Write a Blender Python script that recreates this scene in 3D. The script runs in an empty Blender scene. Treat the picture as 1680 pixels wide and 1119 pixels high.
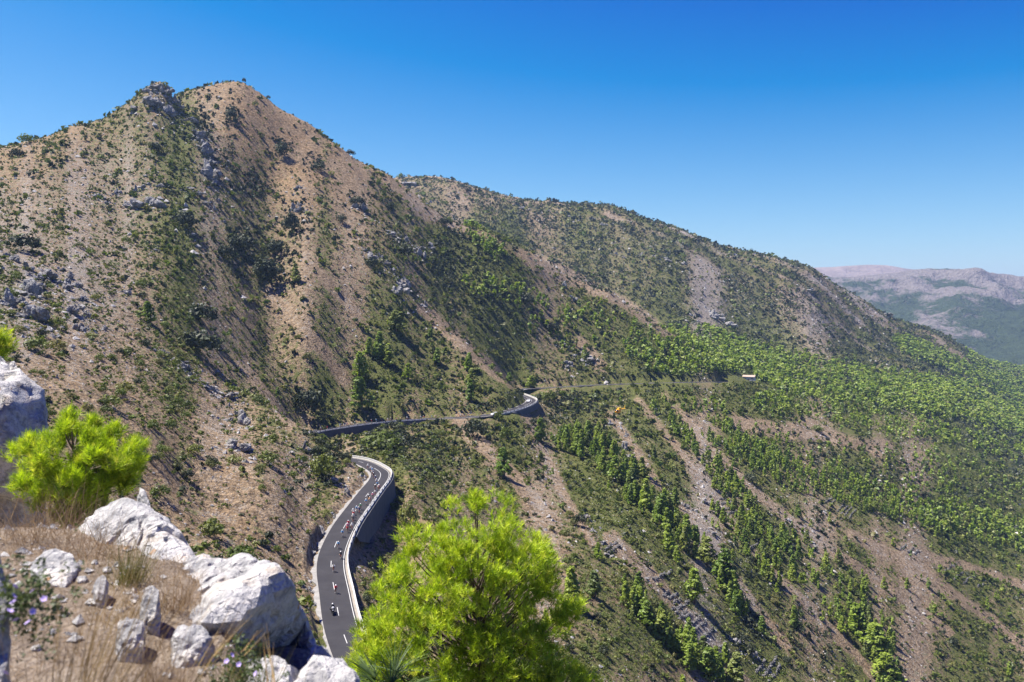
import bpy, bmesh, math, random
import numpy as np
from mathutils import Vector, Matrix

# ------------------------------------------------------------------ camera, sky, sun, exposure
F = 1400.0            # focal length in photo pixels (photo is 1680 wide)
CX, HY = 840.0, 500.0 # principal column and the horizon row in the photo
scn = bpy.context.scene
COL = scn.collection
R = math.radians

cam_d = bpy.data.cameras.new('camera')
cam = bpy.data.objects.new('camera', cam_d)
COL.objects.link(cam)
scn.camera = cam
cam_d.sensor_width = 36.0
cam_d.lens = 36.0 * F / 1680.0
cam_d.shift_y = -(559.5 - HY) / 1680.0
cam_d.clip_start = 0.1
cam_d.clip_end = 60000.0
cam.location = (0, 0, 0)
cam.rotation_euler = (R(90), 0, 0)
cam_d.dof.use_dof = True
cam_d.dof.focus_distance = 260.0
cam_d.dof.aperture_fstop = 4.2

SUN_EL, SUN_AZ = R(62), R(-79)      # azimuth measured from +Y (view) towards +X
sun_dir = Vector((math.sin(SUN_AZ) * math.cos(SUN_EL), math.cos(SUN_AZ) * math.cos(SUN_EL), math.sin(SUN_EL)))
world = bpy.data.worlds.new('World')
scn.world = world
world.use_nodes = True
wn = world.node_tree
for n in list(wn.nodes):
    wn.nodes.remove(n)
sky_n = wn.nodes.new('ShaderNodeTexSky')
sky_n.sky_type = 'NISHITA'
sky_n.sun_disc = False
sky_n.sun_elevation = SUN_EL
sky_n.sun_rotation = SUN_AZ
sky_n.altitude = 600
sky_n.air_density = 1.0
sky_n.dust_density = 0.5
sky_n.ozone_density = 3.0
# deep polarised blue: one grade per channel over the whole dome, gain * max(sky - floor, 0) ^ power
sp_n = wn.nodes.new('ShaderNodeSeparateColor')
cb_n = wn.nodes.new('ShaderNodeCombineColor')
wn.links.new(sky_n.outputs[0], sp_n.inputs[0])
for ch, (floor_, gain_, pow_) in enumerate(((1.82, 1.52, 0.90), (1.90, 1.92, 0.80), (-0.75, 1.0, 1.0))):
    m1 = wn.nodes.new('ShaderNodeMath'); m1.operation = 'SUBTRACT'; m1.inputs[1].default_value = floor_
    m2 = wn.nodes.new('ShaderNodeMath'); m2.operation = 'MAXIMUM'; m2.inputs[1].default_value = 0.0
    m3 = wn.nodes.new('ShaderNodeMath'); m3.operation = 'POWER'; m3.inputs[1].default_value = pow_
    m4 = wn.nodes.new('ShaderNodeMath'); m4.operation = 'MULTIPLY'; m4.inputs[1].default_value = gain_
    wn.links.new(sp_n.outputs[ch], m1.inputs[0])
    wn.links.new(m1.outputs[0], m2.inputs[0])
    wn.links.new(m2.outputs[0], m3.inputs[0])
    wn.links.new(m3.outputs[0], m4.inputs[0])
    wn.links.new(m4.outputs[0], cb_n.inputs[ch])
bg = wn.nodes.new('ShaderNodeBackground')
bg.inputs['Strength'].default_value = 0.053
wo = wn.nodes.new('ShaderNodeOutputWorld')
wn.links.new(cb_n.outputs[0], bg.inputs['Color'])
wn.links.new(bg.outputs[0], wo.inputs['Surface'])

sun_d = bpy.data.lights.new('sun', 'SUN')
sun_d.energy = 4.9
sun_d.angle = R(0.53)
sun_d.color = (1.0, 0.94, 0.85)
sun_o = bpy.data.objects.new('sun', sun_d)
COL.objects.link(sun_o)
sun_o.rotation_euler = sun_dir.to_track_quat('Z', 'Y').to_euler()

scn.view_settings.view_transform = 'Standard'
scn.view_settings.look = 'None'
scn.view_settings.exposure = 1.3
scn.view_settings.gamma = 1.0
scn.view_settings.use_curve_mapping = False
scn.render.engine = 'CYCLES'
scn.cycles.max_bounces = 5
scn.cycles.diffuse_bounces = 2
scn.cycles.transparent_max_bounces = 6
scn.cycles.use_denoising = True

rng = np.random.default_rng(11)
random.seed(5)

# ------------------------------------------------------------------ helpers
def _h(ix, iy, iz, seed):
    h = (ix.astype(np.int64) * 374761393 + iy.astype(np.int64) * 668265263 + iz * 1274126177 + seed * 974711) & 0xffffffff
    h = ((h ^ (h >> 13)) * 1274126177) & 0xffffffff
    h = h ^ (h >> 16)
    return (h & 0xffff) / 32767.5 - 1.0

def vnoise(x, y, seed=0):
    ix, iy = np.floor(x), np.floor(y)
    fx, fy = x - ix, y - iy
    ux, uy = fx * fx * (3 - 2 * fx), fy * fy * (3 - 2 * fy)
    z = np.int64(0)
    a, b = _h(ix, iy, z, seed), _h(ix + 1, iy, z, seed)
    c, d = _h(ix, iy + 1, z, seed), _h(ix + 1, iy + 1, z, seed)
    return (a + (b - a) * ux) * (1 - uy) + (c + (d - c) * ux) * uy

def fbm(x, y, oct=4, seed=0):
    s, a, t = 0, 1.0, 0
    for o in range(oct):
        s = s + a * vnoise(x * 2 ** o + 17.3 * o, y * 2 ** o - 9.1 * o, seed + o)
        t += a
        a *= 0.5
    return s / t

def vnoise3(p, seed=0):
    i = np.floor(p)
    f = p - i
    u = f * f * (3 - 2 * f)
    i = i.astype(np.int64)
    r = 0
    for dx in (0, 1):
        for dy in (0, 1):
            for dz in (0, 1):
                w = (u[:, 0] if dx else 1 - u[:, 0]) * (u[:, 1] if dy else 1 - u[:, 1]) * (u[:, 2] if dz else 1 - u[:, 2])
                r = r + w * _h(i[:, 0] + dx, i[:, 1] + dy, i[:, 2] + dz, seed)
    return r

def fbm3(p, oct=4, seed=0):
    s, a, t = 0, 1.0, 0
    for o in range(oct):
        s = s + a * vnoise3(p * 2 ** o + 3.7 * o, seed + o)
        t += a
        a *= 0.5
    return s / t

def sstep(a, b, x):
    t = np.clip((x - a) / (b - a), 0, 1)
    return t * t * (3 - 2 * t)

def mesh_np(name, V, Fc, mats=(), smooth=False, attrs=None, mat_idx=None):
    """V (n,3), Fc (m,k) with k = 3 or 4 -> mesh"""
    V = np.ascontiguousarray(V, dtype=np.float32)
    Fc = np.ascontiguousarray(Fc, dtype=np.int32)
    m = bpy.data.meshes.new(name)
    m.vertices.add(len(V))
    m.vertices.foreach_set('co', V.ravel())
    k = Fc.shape[1]
    m.loops.add(Fc.size)
    m.loops.foreach_set('vertex_index', Fc.ravel())
    m.polygons.add(len(Fc))
    m.polygons.foreach_set('loop_start', np.arange(len(Fc), dtype=np.int32) * k)
    for mt in mats:
        m.materials.append(mt)
    if mat_idx is not None:
        m.polygons.foreach_set('material_index', np.asarray(mat_idx, dtype=np.int32))
    m.update(calc_edges=True)
    m.polygons.foreach_set('use_smooth', np.full(len(Fc), bool(smooth)))
    if attrs:
        for an, (tp, dat) in attrs.items():
            a = m.attributes.new(an, tp, 'POINT')
            if tp == 'FLOAT':
                a.data.foreach_set('value', np.ascontiguousarray(dat, dtype=np.float32).ravel())
            else:
                a.data.foreach_set('color', np.ascontiguousarray(dat, dtype=np.float32).ravel())
    return m

def obj(name, mesh, parent=None, loc=None):
    o = bpy.data.objects.new(name, mesh)
    COL.objects.link(o)
    if parent is not None:
        o.parent = parent
    if loc is not None:
        o.location = loc
    return o

def tag(o, label=None, cat=None, group=None, kind=None):
    if label: o['label'] = label
    if cat: o['category'] = cat
    if group: o['group'] = group
    if kind: o['kind'] = kind
    return o

def empty(name, loc, rz=0.0):
    o = bpy.data.objects.new(name, None)
    COL.objects.link(o)
    o.location = loc
    o.rotation_euler = (0, 0, rz)
    o.empty_display_size = 0.2
    return o

def copy_tree(o, parent=None):
    c = o.copy()
    COL.objects.link(c)
    c.parent = parent
    for ch in list(o.children):
        copy_tree(ch, c)
    return c

class NT:
    """tiny node-tree writer"""
    def __init__(self, name):
        self.m = bpy.data.materials.new(name)
        self.m.use_nodes = True
        self.t = self.m.node_tree
        for n in list(self.t.nodes):
            self.t.nodes.remove(n)
        self.out = self.t.nodes.new('ShaderNodeOutputMaterial')
    def n(self, typ, **kw):
        nd = self.t.nodes.new(typ)
        for k, v in kw.items():
            if k.startswith('i_'):
                nd.inputs[k[2:].replace('_', ' ')].default_value = v
            else:
                setattr(nd, k, v)
        return nd
    def l(self, a, b):
        self.t.links.new(a, b)
    def noise(self, vec, scale, detail=3.0, rough=0.6):
        nd = self.n('ShaderNodeTexNoise')
        nd.inputs['Scale'].default_value = scale
        nd.inputs['Detail'].default_value = detail
        nd.inputs['Roughness'].default_value = rough
        if vec is not None:
            self.l(vec, nd.inputs['Vector'])
        return nd.outputs['Fac']
    def ramp(self, fac, stops, interp='LINEAR'):
        nd = self.n('ShaderNodeValToRGB')
        cr = nd.color_ramp
        cr.interpolation = interp
        while len(cr.elements) < len(stops):
            cr.elements.new(0.5)
        for e, (p, c) in zip(cr.elements, stops):
            e.position = p
            e.color = (*c, 1) if len(c) == 3 else c
        self.l(fac, nd.inputs['Fac'])
        return nd.outputs['Color']
    def mix(self, fac, a, b, typ='MIX'):
        nd = self.n('ShaderNodeMix', data_type='RGBA', blend_type=typ)
        for s, v in ((0, fac), (6, a), (7, b)):
            if isinstance(v, (int, float)):
                nd.inputs[s].default_value = v
            elif isinstance(v, tuple):
                nd.inputs[s].default_value = (*v, 1)
            else:
                self.l(v, nd.inputs[s])
        return nd.outputs[2]
    def math(self, op, a, b=None, clamp=False):
        nd = self.n('ShaderNodeMath', operation=op, use_clamp=clamp)
        for s, v in ((0, a), (1, b)):
            if v is None:
                continue
            if isinstance(v, (int, float)):
                nd.inputs[s].default_value = v
            else:
                self.l(v, nd.inputs[s])
        return nd.outputs[0]
    def mapr(self, v, a, b, c=0.0, d=1.0):
        nd = self.n('ShaderNodeMapRange', clamp=True)
        nd.inputs[1].default_value, nd.inputs[2].default_value = a, b
        nd.inputs[3].default_value, nd.inputs[4].default_value = c, d
        self.l(v, nd.inputs[0])
        return nd.outputs[0]
    def bsdf(self, color, rough=0.9, spec=0.2, bump=None, bump_str=0.5, bump_dist=0.1):
        b = self.n('ShaderNodeBsdfPrincipled')
        if isinstance(color, tuple):
            b.inputs['Base Color'].default_value = (*color, 1)
        else:
            self.l(color, b.inputs['Base Color'])
        if isinstance(rough, (int, float)):
            b.inputs['Roughness'].default_value = rough
        else:
            self.l(rough, b.inputs['Roughness'])
        b.inputs['Specular IOR Level'].default_value = spec
        if bump is not None:
            bp = self.n('ShaderNodeBump')
            bp.inputs['Strength'].default_value = bump_str
            bp.inputs['Distance'].default_value = bump_dist
            self.l(bump, bp.inputs['Height'])
            self.l(bp.outputs[0], b.inputs['Normal'])
        self.l(b.outputs[0], self.out.inputs['Surface'])
        return b

def simple_mat(name, color, rough=0.6, spec=0.3, metal=0.0, var=0.12, scale=6.0):
    t = NT(name)
    tc = t.n('ShaderNodeTexCoord').outputs['Object']
    nz = t.noise(tc, scale, 3)
    k = t.mapr(nz, 0.3, 0.7, 1 - var, 1 + var)
    col = t.mix(1.0, color, k, 'MULTIPLY')
    b = t.bsdf(col, rough, spec)
    b.inputs['Metallic'].default_value = metal
    return t.m
# ------------------------------------------------------------------ terrain
# columns of survey points: photo column -> (photo row, distance in m); they fix the height of the land on that line
COLS = {
 -300: [(1400,25),(1000,60),(720,130),(520,220),(380,330),(285,450),(255,520),(320,620),(440,900),(520,1500),(570,3300)],
 0: [(1500,25),(1050,60),(780,120),(660,150),(560,195),(470,262),(400,335),(330,430),(272,500),(241,560),(300,650),(450,900),(540,1500),(570,3300)],
 120: [(1550,25),(1100,60),(800,122),(690,152),(600,200),(500,285),(400,370),(300,480),(230,550),(203,585),(260,660),(400,820),(520,1200),(565,3300)],
 200: [(1550,25),(1130,62),(830,126),(730,158),(630,212),(550,280),(450,360),(350,460),(250,545),(190,585),(170,600),(215,650),(300,780),(520,1300)],
 232: [(230,540),(176,578),(146,600),(190,632)],
 272: [(230,552),(176,585),(133,607),(182,632)],
 292: [(235,560),(197,592),(174,610),(192,640),(160,690)],
 255: [(1560,25),(1150,65),(850,140),(760,162),(660,212),(580,280),(480,350),(400,418),(300,498),(220,557),(160,590),(127,606),(172,632),(200,662),(190,710),(300,900),(520,1300)],
 310: [(1560,25),(1180,65),(900,130),(810,168),(700,220),(600,300),(500,372),(400,442),(300,512),(225,567),(190,600),(203,632),(170,665),(152,690),(230,820),(480,1300),(565,3300)],
 450: [(800,188),(760,216),(720,246),(690,275),(668,302),(672,340),(655,372),(620,398),(560,432),(480,470),(400,528),(300,605)],
 400: [(1570,25),(1200,68),(950,118),(860,165),(770,195),(700,265),(640,345),(580,392),(520,420),(420,482),(330,545),(250,600),(190,642),(150,672),(136,692),(200,800),(440,1300),(555,3300)],
 500: [(1580,25),(1420,50),(1230,80),(1100,108),(1010,135),(955,160),(925,166),(880,180),(830,200),(780,225),(735,255),(699,280),(745,320),(730,350),(709,384),(690,392),(640,403),(560,427),(480,462),(400,516),(300,602),(230,680),(199,705),(260,800),(350,1200),(340,1500),(460,2000)],
 530: [(780,232),(745,255),(722,268),(755,300),(745,330),(705,386)],
 560: [(1580,25),(1440,50),(1230,88),(1100,116),(1035,137),(1000,150),(940,166),(900,182),(872,194),(845,205),(820,216),(785,235),(752,257),(765,285),(750,325),(720,370),(701,395),(680,404),(620,426),(540,457),(460,498),(380,562),(300,642),(242,705),(300,820),(330,1300),(320,1500)],
 600: [(1020,148),(960,172),(900,196),(822,220),(800,230),(785,245),(768,264),(758,275),(745,300),(725,345),(693,404)],
 640: [(1580,25),(1470,50),(1300,80),(1180,110),(1060,150),(960,190),(890,214),(837,228),(790,247),(772,260),(755,276),(750,290),(735,310),(715,350),(700,390),(690,408),(672,416),(630,437),(560,470),(480,512),(420,560),(370,620),(325,682),(292,720),(330,900),(305,1350),(295,1500),(400,2000),(565,3300)],
 700: [(687,420),(660,436),(600,468),(540,513),(480,566),(430,620),(390,670),(360,705),(346,715),(375,850),(330,1300),(294,1500),(420,2000),(565,3300)],
 720: [(1560,25),(1450,50),(1280,90),(1110,130),(1000,160),(900,205),(830,255),(780,300),(740,350),(702,408),(687,422)],
 760: [(684,428),(650,452),(600,482),(567,512),(548,560),(500,608),(450,656),(400,710),(378,738),(410,860),(370,1200),(300,1500)],
 800: [(1560,25),(1450,50),(1340,80),(1240,110),(1100,160),(1000,195),(900,250),(830,300),(770,355),(722,400),(697,426),(683,434),(668,446),(640,466),(612,488),(600,545),(560,585),(500,632),(440,684),(400,726),(384,748),(425,870),(400,1080),(380,1180),(345,1330),(313,1500),(420,1900),(565,3300)],
 850: [(700,436),(676,450),(668,466),(652,482),(641,500),(655,540),(638,577),(618,592),(560,625),(500,668),(440,722),(409,760),(450,880)],
 900: [(1550,40),(1350,90),(1250,125),(1119,170),(1000,215),(900,275),(820,345),(750,415),(705,468),(676,508),(655,545),(636,585),(618,600),(580,640),(520,690),(470,740),(440,772),(431,787),(475,900),(455,1050),(425,1160),(390,1280),(345,1450),(329,1530),(420,1900),(565,3300)],
 1000: [(1550,60),(1300,120),(1119,190),(1000,235),(900,300),(820,370),(760,435),(700,515),(660,580),(640,612),(630,622),(612,640),(580,680),(530,740),(490,790),(475,815),(515,930),(490,1080),(450,1180),(400,1300),(355,1450),(337,1550),(430,1900),(565,3300)],
 1120: [(1500,90),(1300,150),(1119,230),(1000,290),(900,350),(820,420),(760,485),(700,560),(650,630),(634,650),(627,656),(610,700),(582,760),(563,800),(557,830),(567,920),(540,1050),(480,1200),(430,1330),(385,1500),(378,1560),(450,1900),(565,3300)],
 1250: [(1450,130),(1300,190),(1119,290),(1000,350),(900,415),(820,490),(760,555),(700,640),(660,720),(630,840),(605,980),(580,1120),(540,1240),(480,1380),(430,1520),(419,1600),(470,1900),(570,3300)],
 1330: [(560,1230),(520,1340),(460,1540),(441,1630),(490,1900)],
 1400: [(1450,160),(1300,230),(1119,345),(1000,415),(900,490),(820,580),(760,660),(700,770),(660,900),(630,1060),(600,1230),(570,1380),(530,1500),(492,1650),(482,1700),(525,2000),(580,3300)],
 1540: [(1500,190),(1300,280),(1119,400),(1000,480),(900,580),(820,690),(760,800),(700,960),(660,1120),(635,1300),(610,1500),(580,1700),(555,1850),(545,1950),(575,2300),(590,3300)],
 1680: [(1500,230),(1300,330),(1119,450),(1000,560),(900,700),(820,860),(760,1050),(700,1350),(670,1600),(645,1850),(625,2100),(608,2350),(602,2900),(596,3300)],
 2000: [(1500,280),(1300,370),(1119,480),(1000,600),(900,750),(800,1000),(720,1360),(660,1880),(625,2400),(594,3300)],
}
P = np.array([(px, py, Y) for px, L in COLS.items() for (py, Y) in L], dtype=float)
def uv(px, Y):
    return np.stack([(px - CX) / 260.0, np.log(Y) * 2.2], -1)
def tps_fit(UV, val, lam):
    n = len(UV)
    d2 = ((UV[:, None] - UV[None]) ** 2).sum(-1)
    K = 0.5 * d2 * np.log(d2 + 1e-12) + lam * np.eye(n)
    A = np.zeros((n + 3, n + 3))
    A[:n, :n] = K
    A[:n, n] = 1
    A[:n, n + 1:] = UV
    A[n, :n] = 1
    A[n + 1:, :n] = UV.T
    return np.linalg.solve(A, np.concatenate([val, np.zeros(3)]))
def tps_eval(UV, C, w):
    n = len(C)
    out = np.empty(len(UV))
    for s in range(0, len(UV), 20000):
        q = UV[s:s + 20000]
        d2 = (q ** 2).sum(1)[:, None] + (C ** 2).sum(1)[None] - 2 * q @ C.T
        d2 = np.maximum(d2, 1e-12)
        out[s:s + 20000] = (0.5 * d2 * np.log(d2)) @ w[:n] + w[n] + q @ w[n + 1:]
    return out
_C = uv(P[:, 0], P[:, 2])
_w = tps_fit(_C, P[:, 1], 0.002)

NPX, NY = 630, 460
PXG = np.linspace(-420, 2120, NPX)
LYG = np.linspace(math.log(22.0), math.log(3300.0), NY)
YG = np.exp(LYG)
# spline on a coarser lattice, then enlarged
cpx, cly = np.linspace(PXG[0], PXG[-1], 205), np.linspace(LYG[0], LYG[-1], 240)
gA, gB = np.meshgrid(cpx, cly)
co = tps_eval(uv(gA.ravel(), np.exp(gB.ravel())), _C, _w).reshape(gA.shape)
t1 = np.stack([np.interp(PXG, cpx, r) for r in co])
PYG = np.stack([np.interp(LYG, cly, t1[:, j]) for j in range(NPX)], 1)     # rows = distance
YY = np.repeat(YG[:, None], NPX, 1)
XX = (PXG[None] - CX) / F * YY
ZZ = -(PYG - HY) / F * YY

# natural roughness of the land
k = np.clip(YY / 400.0, 0.35, 3.0)
ZZ = ZZ + 2.4 * k ** 0.8 * fbm(XX / 60, YY / 60, 3, 3) + 0.9 * k ** 0.5 * fbm(XX / 16, YY / 16, 3, 9)
# rills that run down the fall line (mostly towards +X, a little towards the camera)
al, ac = XX * 0.94 - YY * 0.34, XX * 0.34 + YY * 0.94
rill = fbm(al / 90, ac / 13, 3, 21)
ZZ = ZZ + 1.3 * np.clip(k, .5, 2) * rill * sstep(90, 200, YY)
rid = 1 - np.abs(fbm(al / 30, ac / 9, 3, 33)) * 2
ZZ = ZZ + 0.8 * np.maximum(rid - 0.55, 0) * 3 * k ** .4

# ------------------------------------------------------------------ the road's line
ROADP = [(900,1420,84),(770,1330,90),(660,1220,100),(600,1120,116),(562,1035,137),(549,970,155.5),(543,930,169),(548,900,181),(566,862,197),(590,828,213),(608,804,228),(621,788,242),(624,776,254),(612,767,263),(596,759,271),(575,754,279),(540,750,291),(505,744,307),(482,735,330),(482,722,355),(498,713,373),(520,707.5,385),(570,699,394),(630,691.5,408),(700,687,421),(760,684.5,428),(810,680,438),(845,671.5,456),(866,663,478),(872,656.5,497),(862,651,515),(845,644,545),(858,638,574),(895,636,588),(940,633.5,604),(972,631.5,618),(1005,630.3,632),(1040,629.3,645),(1080,628,655),(1125,627,668),(1180,626.5,735),(1225,626,830)]
rp = np.array(ROADP, float)
rw = np.stack([(rp[:, 0] - CX) / F * rp[:, 2], rp[:, 2], -(rp[:, 1] - HY) / F * rp[:, 2]], 1)
def catmull(Pt, n=24):
    out = []
    Q = np.vstack([2 * Pt[0] - Pt[1], Pt, 2 * Pt[-1] - Pt[-2]])
    for i in range(1, len(Q) - 2):
        a, b, c, d = Q[i - 1], Q[i], Q[i + 1], Q[i + 2]
        for t in np.linspace(0, 1, n, endpoint=False):
            out.append(0.5 * (2 * b + (c - a) * t + (2 * a - 5 * b + 4 * c - d) * t * t + (3 * b - a - 3 * c + d) * t ** 3))
    out.append(Q[-2])
    return np.array(out)
rc = catmull(rw)
def resample(Pt, step):
    s = np.concatenate([[0], np.cumsum(np.linalg.norm(np.diff(Pt[:, :2], axis=0), axis=1))])
    q = np.arange(0, s[-1], step)
    return np.stack([np.interp(q, s, Pt[:, i]) for i in range(3)], 1)
RC = resample(rc, 1.0)
ker = np.hanning(25); ker /= ker.sum()
RC[:, 2] = np.convolve(np.pad(RC[:, 2], 12, mode='edge'), ker, 'valid')
ker5 = np.hanning(9); ker5 /= ker5.sum()
for i in (0, 1):
    RC[:, i] = np.convolve(np.pad(RC[:, i], 4, mode='reflect', reflect_type='odd'), ker5, 'valid')
TG = np.gradient(RC[:, :2], axis=0)
TG /= np.linalg.norm(TG, axis=1)[:, None]
NR = np.stack([TG[:, 1], -TG[:, 0]], 1)     # to the right when walking away from the camera (valley side)

def road_near(X, Y):
    """index of the nearest road sample and the signed distance (valley side positive)"""
    X, Y = np.asarray(X, float).ravel(), np.asarray(Y, float).ravel()
    idx = np.empty(len(X), int)
    S = np.arange(0, len(RC), 4)
    for s in range(0, len(X), 20000):
        d = (X[s:s + 20000, None] - RC[S, 0]) ** 2 + (Y[s:s + 20000, None] - RC[S, 1]) ** 2
        idx[s:s + 20000] = S[d.argmin(1)]
    best, bd = idx.copy(), np.full(len(X), 1e18)
    for o in range(-4, 5):
        j = np.clip(idx + o, 0, len(RC) - 1)
        d = (X - RC[j, 0]) ** 2 + (Y - RC[j, 1]) ** 2
        m = d < bd
        best[m], bd[m] = j[m], d[m]
    sd = (X - RC[best, 0]) * NR[best, 0] + (Y - RC[best, 1]) * NR[best, 1]
    return best, np.sign(sd) * np.sqrt(bd)

HALF = 2.75          # half width of the asphalt
msk = (YY > 70) & (YY < 760) & (XX > -170) & (XX < 240)
ii, sd = road_near(XX[msk], YY[msk])
zr = RC[ii, 2]
zt = ZZ[msk]
a = np.abs(sd)
w_in = np.where(sd < 0, 1 - sstep(HALF + 0.9, HALF + 2.4, a), 1 - sstep(HALF - 0.5, HALF + 0.9, a))     # bed
# cut on the hill side, fill on the valley side
w_out = 1 - sstep(HALF + 2.0, HALF + 14.0, a)
hill = sd < 0
zt2 = np.where(hill, np.maximum(zt, zr + 0.9 * np.maximum(a - HALF - 1.2, 0) * w_out - 30 * (1 - w_out)), np.minimum(zt, zr - 0.2))
# steep drop below the two retaining walls
yr = RC[ii, 1]
_b = int(np.nonzero(RC[:, 1] >= 290)[0][0])
drop = 6.0 * sstep(186, 200, yr) * (1 - sstep(262, 284, yr)) * (ii < _b) + 3.6 * (ii > _b) * sstep(372, 382, yr) * (1 - sstep(408, 424, yr)) * (ii < _b + 260)
zt2 = np.where(~hill & (drop > 0), np.minimum(zt2, zr - drop), zt2)
w_out = np.where(~hill & (drop > 0), 1 - sstep(HALF + 4.0, HALF + 16.0, a), w_out)
zt = zt + (zt2 - zt) * w_out
zt = zt * (1 - w_in) + (zr - 0.22) * w_in
ZZ[msk] = zt
PYN = HY - ZZ / YY * F      # photo row of every lattice point
RUNMIN = np.minimum.accumulate(PYN, 0)
HID = PYN - RUNMIN           # > 0: hidden behind nearer land

def bil(G, px, Y):
    """value of a lattice field at photo column px and distance Y"""
    fx = np.clip((np.asarray(px, float) - PXG[0]) / (PXG[1] - PXG[0]), 0, NPX - 1.001)
    fy = np.clip((np.log(np.maximum(Y, 22.001)) - LYG[0]) / (LYG[1] - LYG[0]), 0, NY - 1.001)
    ix, iy = fx.astype(int), fy.astype(int)
    tx, ty = fx - ix, fy - iy
    return (G[iy, ix] * (1 - tx) + G[iy, ix + 1] * tx) * (1 - ty) + (G[iy + 1, ix] * (1 - tx) + G[iy + 1, ix + 1] * tx) * ty

def height(X, Y):
    X, Y = np.asarray(X, float), np.asarray(Y, float)
    return bil(ZZ, X / Y * F + CX, Y)

def ground_at(px, py):
    """the visible point of the land that the survey places at photo (px, py)"""
    fx = min(max((px - PXG[0]) / (PXG[1] - PXG[0]), 0), NPX - 1.001)
    ix = int(fx); tx = fx - ix
    c = PYN[:, ix] * (1 - tx) + PYN[:, ix + 1] * tx
    k = np.nonzero(c <= py)[0]
    k = k[0] if len(k) else int(np.argmin(c))
    if k > 0:
        t = (c[k - 1] - py) / max(c[k - 1] - c[k], 1e-6)
        Y = math.exp(LYG[k - 1] + min(max(t, 0), 1) * (LYG[1] - LYG[0]))
    else:
        Y = YG[0]
    X = (px - CX) / F * Y
    return float(X), float(Y), float(height(X, Y))
# ------------------------------------------------------------------ what grows where (cover per 60 px cell of the survey picture, rows from y = 150)
GREEN = ["5555332123333333333333333333",
         "4455463222333333333333333333",
         "4444555433333333333333333333",
         "4444456443453444444555555555",
         "4444556555468866555566777777",
         "4344466544548864555554337777",
         "5443455455666865566564445566",
         "3333455556766675677787666666",
         "3333445578766675678899888888",
         "2343223667556576576656667776",
         "3333322365766566755765775556",
         "3333332254355446786556777677",
         "2223444343343334677576445778",
         "2223444335444434555787764455",
         "2223444335544443557876755444",
         "2223444466556654676776654444",
         "2223444466556677543677765544"]
ROCK = ["3224531111222222222222222222",
        "3235541111222222222222222222",
        "3456652111222222222222222222",
        "5556653322354444222222222222",
        "6556553333444224555544433333",
        "6665443333433224555544566333",
        "6665543333332223445665554333",
        "5444444322223332344555443322",
        "4334433322223232343222111111",
        "2222344332333334454333333333",
        "2222234443333444445433333333",
        "2222233333333444455554433333",
        "2222233333334344555555443333",
        "4333333333344444455554443333",
        "4333333333344444355564443333",
        "4333333333334444455653333333",
        "4333333333334444444433333333"]
ORANGE = ["7653346655333333333333333333",
          "6654346765333333333333333333",
          "5543335765433333333333333333",
          "4332223554433433333333333333",
          "3322222334434444444444333333",
          "3322222333333344444444455333",
          "2222222333333333333333333333",
          "3333322333333333333333333333",
          "4444333333333333333333333333",
          "3344443333333333333333333333",
          "3344444333333333333333334333",
          "3344444333333333333333333333",
          "3344444333333333333333333333",
          "3344444333333333333333333333",
          "3344444333333333333333333333",
          "3344444333333333333333333333",
          "3344444333333333333333333333"]
def grid_np(G):
    return np.array([[int(c) for c in r] for r in G], float)
GR, RK, OG = grid_np(GREEN), grid_np(ROCK), grid_np(ORANGE)
def gsamp(G, px, py):
    fx = np.clip((px - 30) / 60, 0, G.shape[1] - 1.001)
    fy = np.clip((py - 150) / 60, 0, G.shape[0] - 1.001)
    ix, iy = fx.astype(int), fy.astype(int)
    tx, ty = fx - ix, fy - iy
    return (G[iy, ix] * (1 - tx) + G[iy, ix + 1] * tx) * (1 - ty) + (G[iy + 1, ix] * (1 - tx) + G[iy + 1, ix + 1] * tx) * ty

def streak(X, Y, seed=5):
    al, ac = X * 0.94 - Y * 0.34, X * 0.34 + Y * 0.94
    k = np.clip(Y / 350, .5, 4)
    sd_ = sstep(700, 1000, X / Y * F + CX)          # strata show on the valley slopes, less on the big face
    return fbm(al / (60 * k), ac / (7 * k), 3, seed) * (0.45 + 1.1 * sd_) + fbm(X / (24 * k), Y / (24 * k), 3, seed + 7) * 0.75 + fbm(X / (6 * k), Y / (6 * k), 2, seed + 9) * 0.8

# bare strips: crests and worn strata lines (points, half width)
BARE = [([(640,296),(700,350),(788,386),(847,413),(883,430),(931,451),(985,482),(1032,502),(1058,522),(1104,555)], 11),
 ([(690,500),(740,550),(800,600),(850,640)], 12),([(870,690),(900,760),(940,840),(980,900)], 9),([(1000,680),(1045,740),(1080,800)], 8),
 ([(1040,650),(1100,720),(1160,800),(1200,860)], 8),([(1090,645),(1160,730),(1230,800),(1330,880),(1450,960),(1560,1040)], 9),([(1230,900),(1300,970),(1400,1070),(1440,1119)], 8),
 ([(1120,830),(1170,890),(1230,980),(1290,1060)], 9),([(1000,880),(1080,960),(1150,1040),(1220,1119)], 14),([(1400,880),(1500,930),(1600,1000),(1680,1060)], 10),
 ([(1200,690),(1330,710),(1450,730)], 14),([(1480,900),(1580,930),(1680,960)], 9),([(760,700),(860,800),(900,850)], 14),([(950,560),(985,600)], 12),([(530,290),(570,260)], 8),([(400,600),(470,690)], 9),([(440,480),(520,560),(560,620)], 10),([(500,420),(590,520)], 8)]
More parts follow.
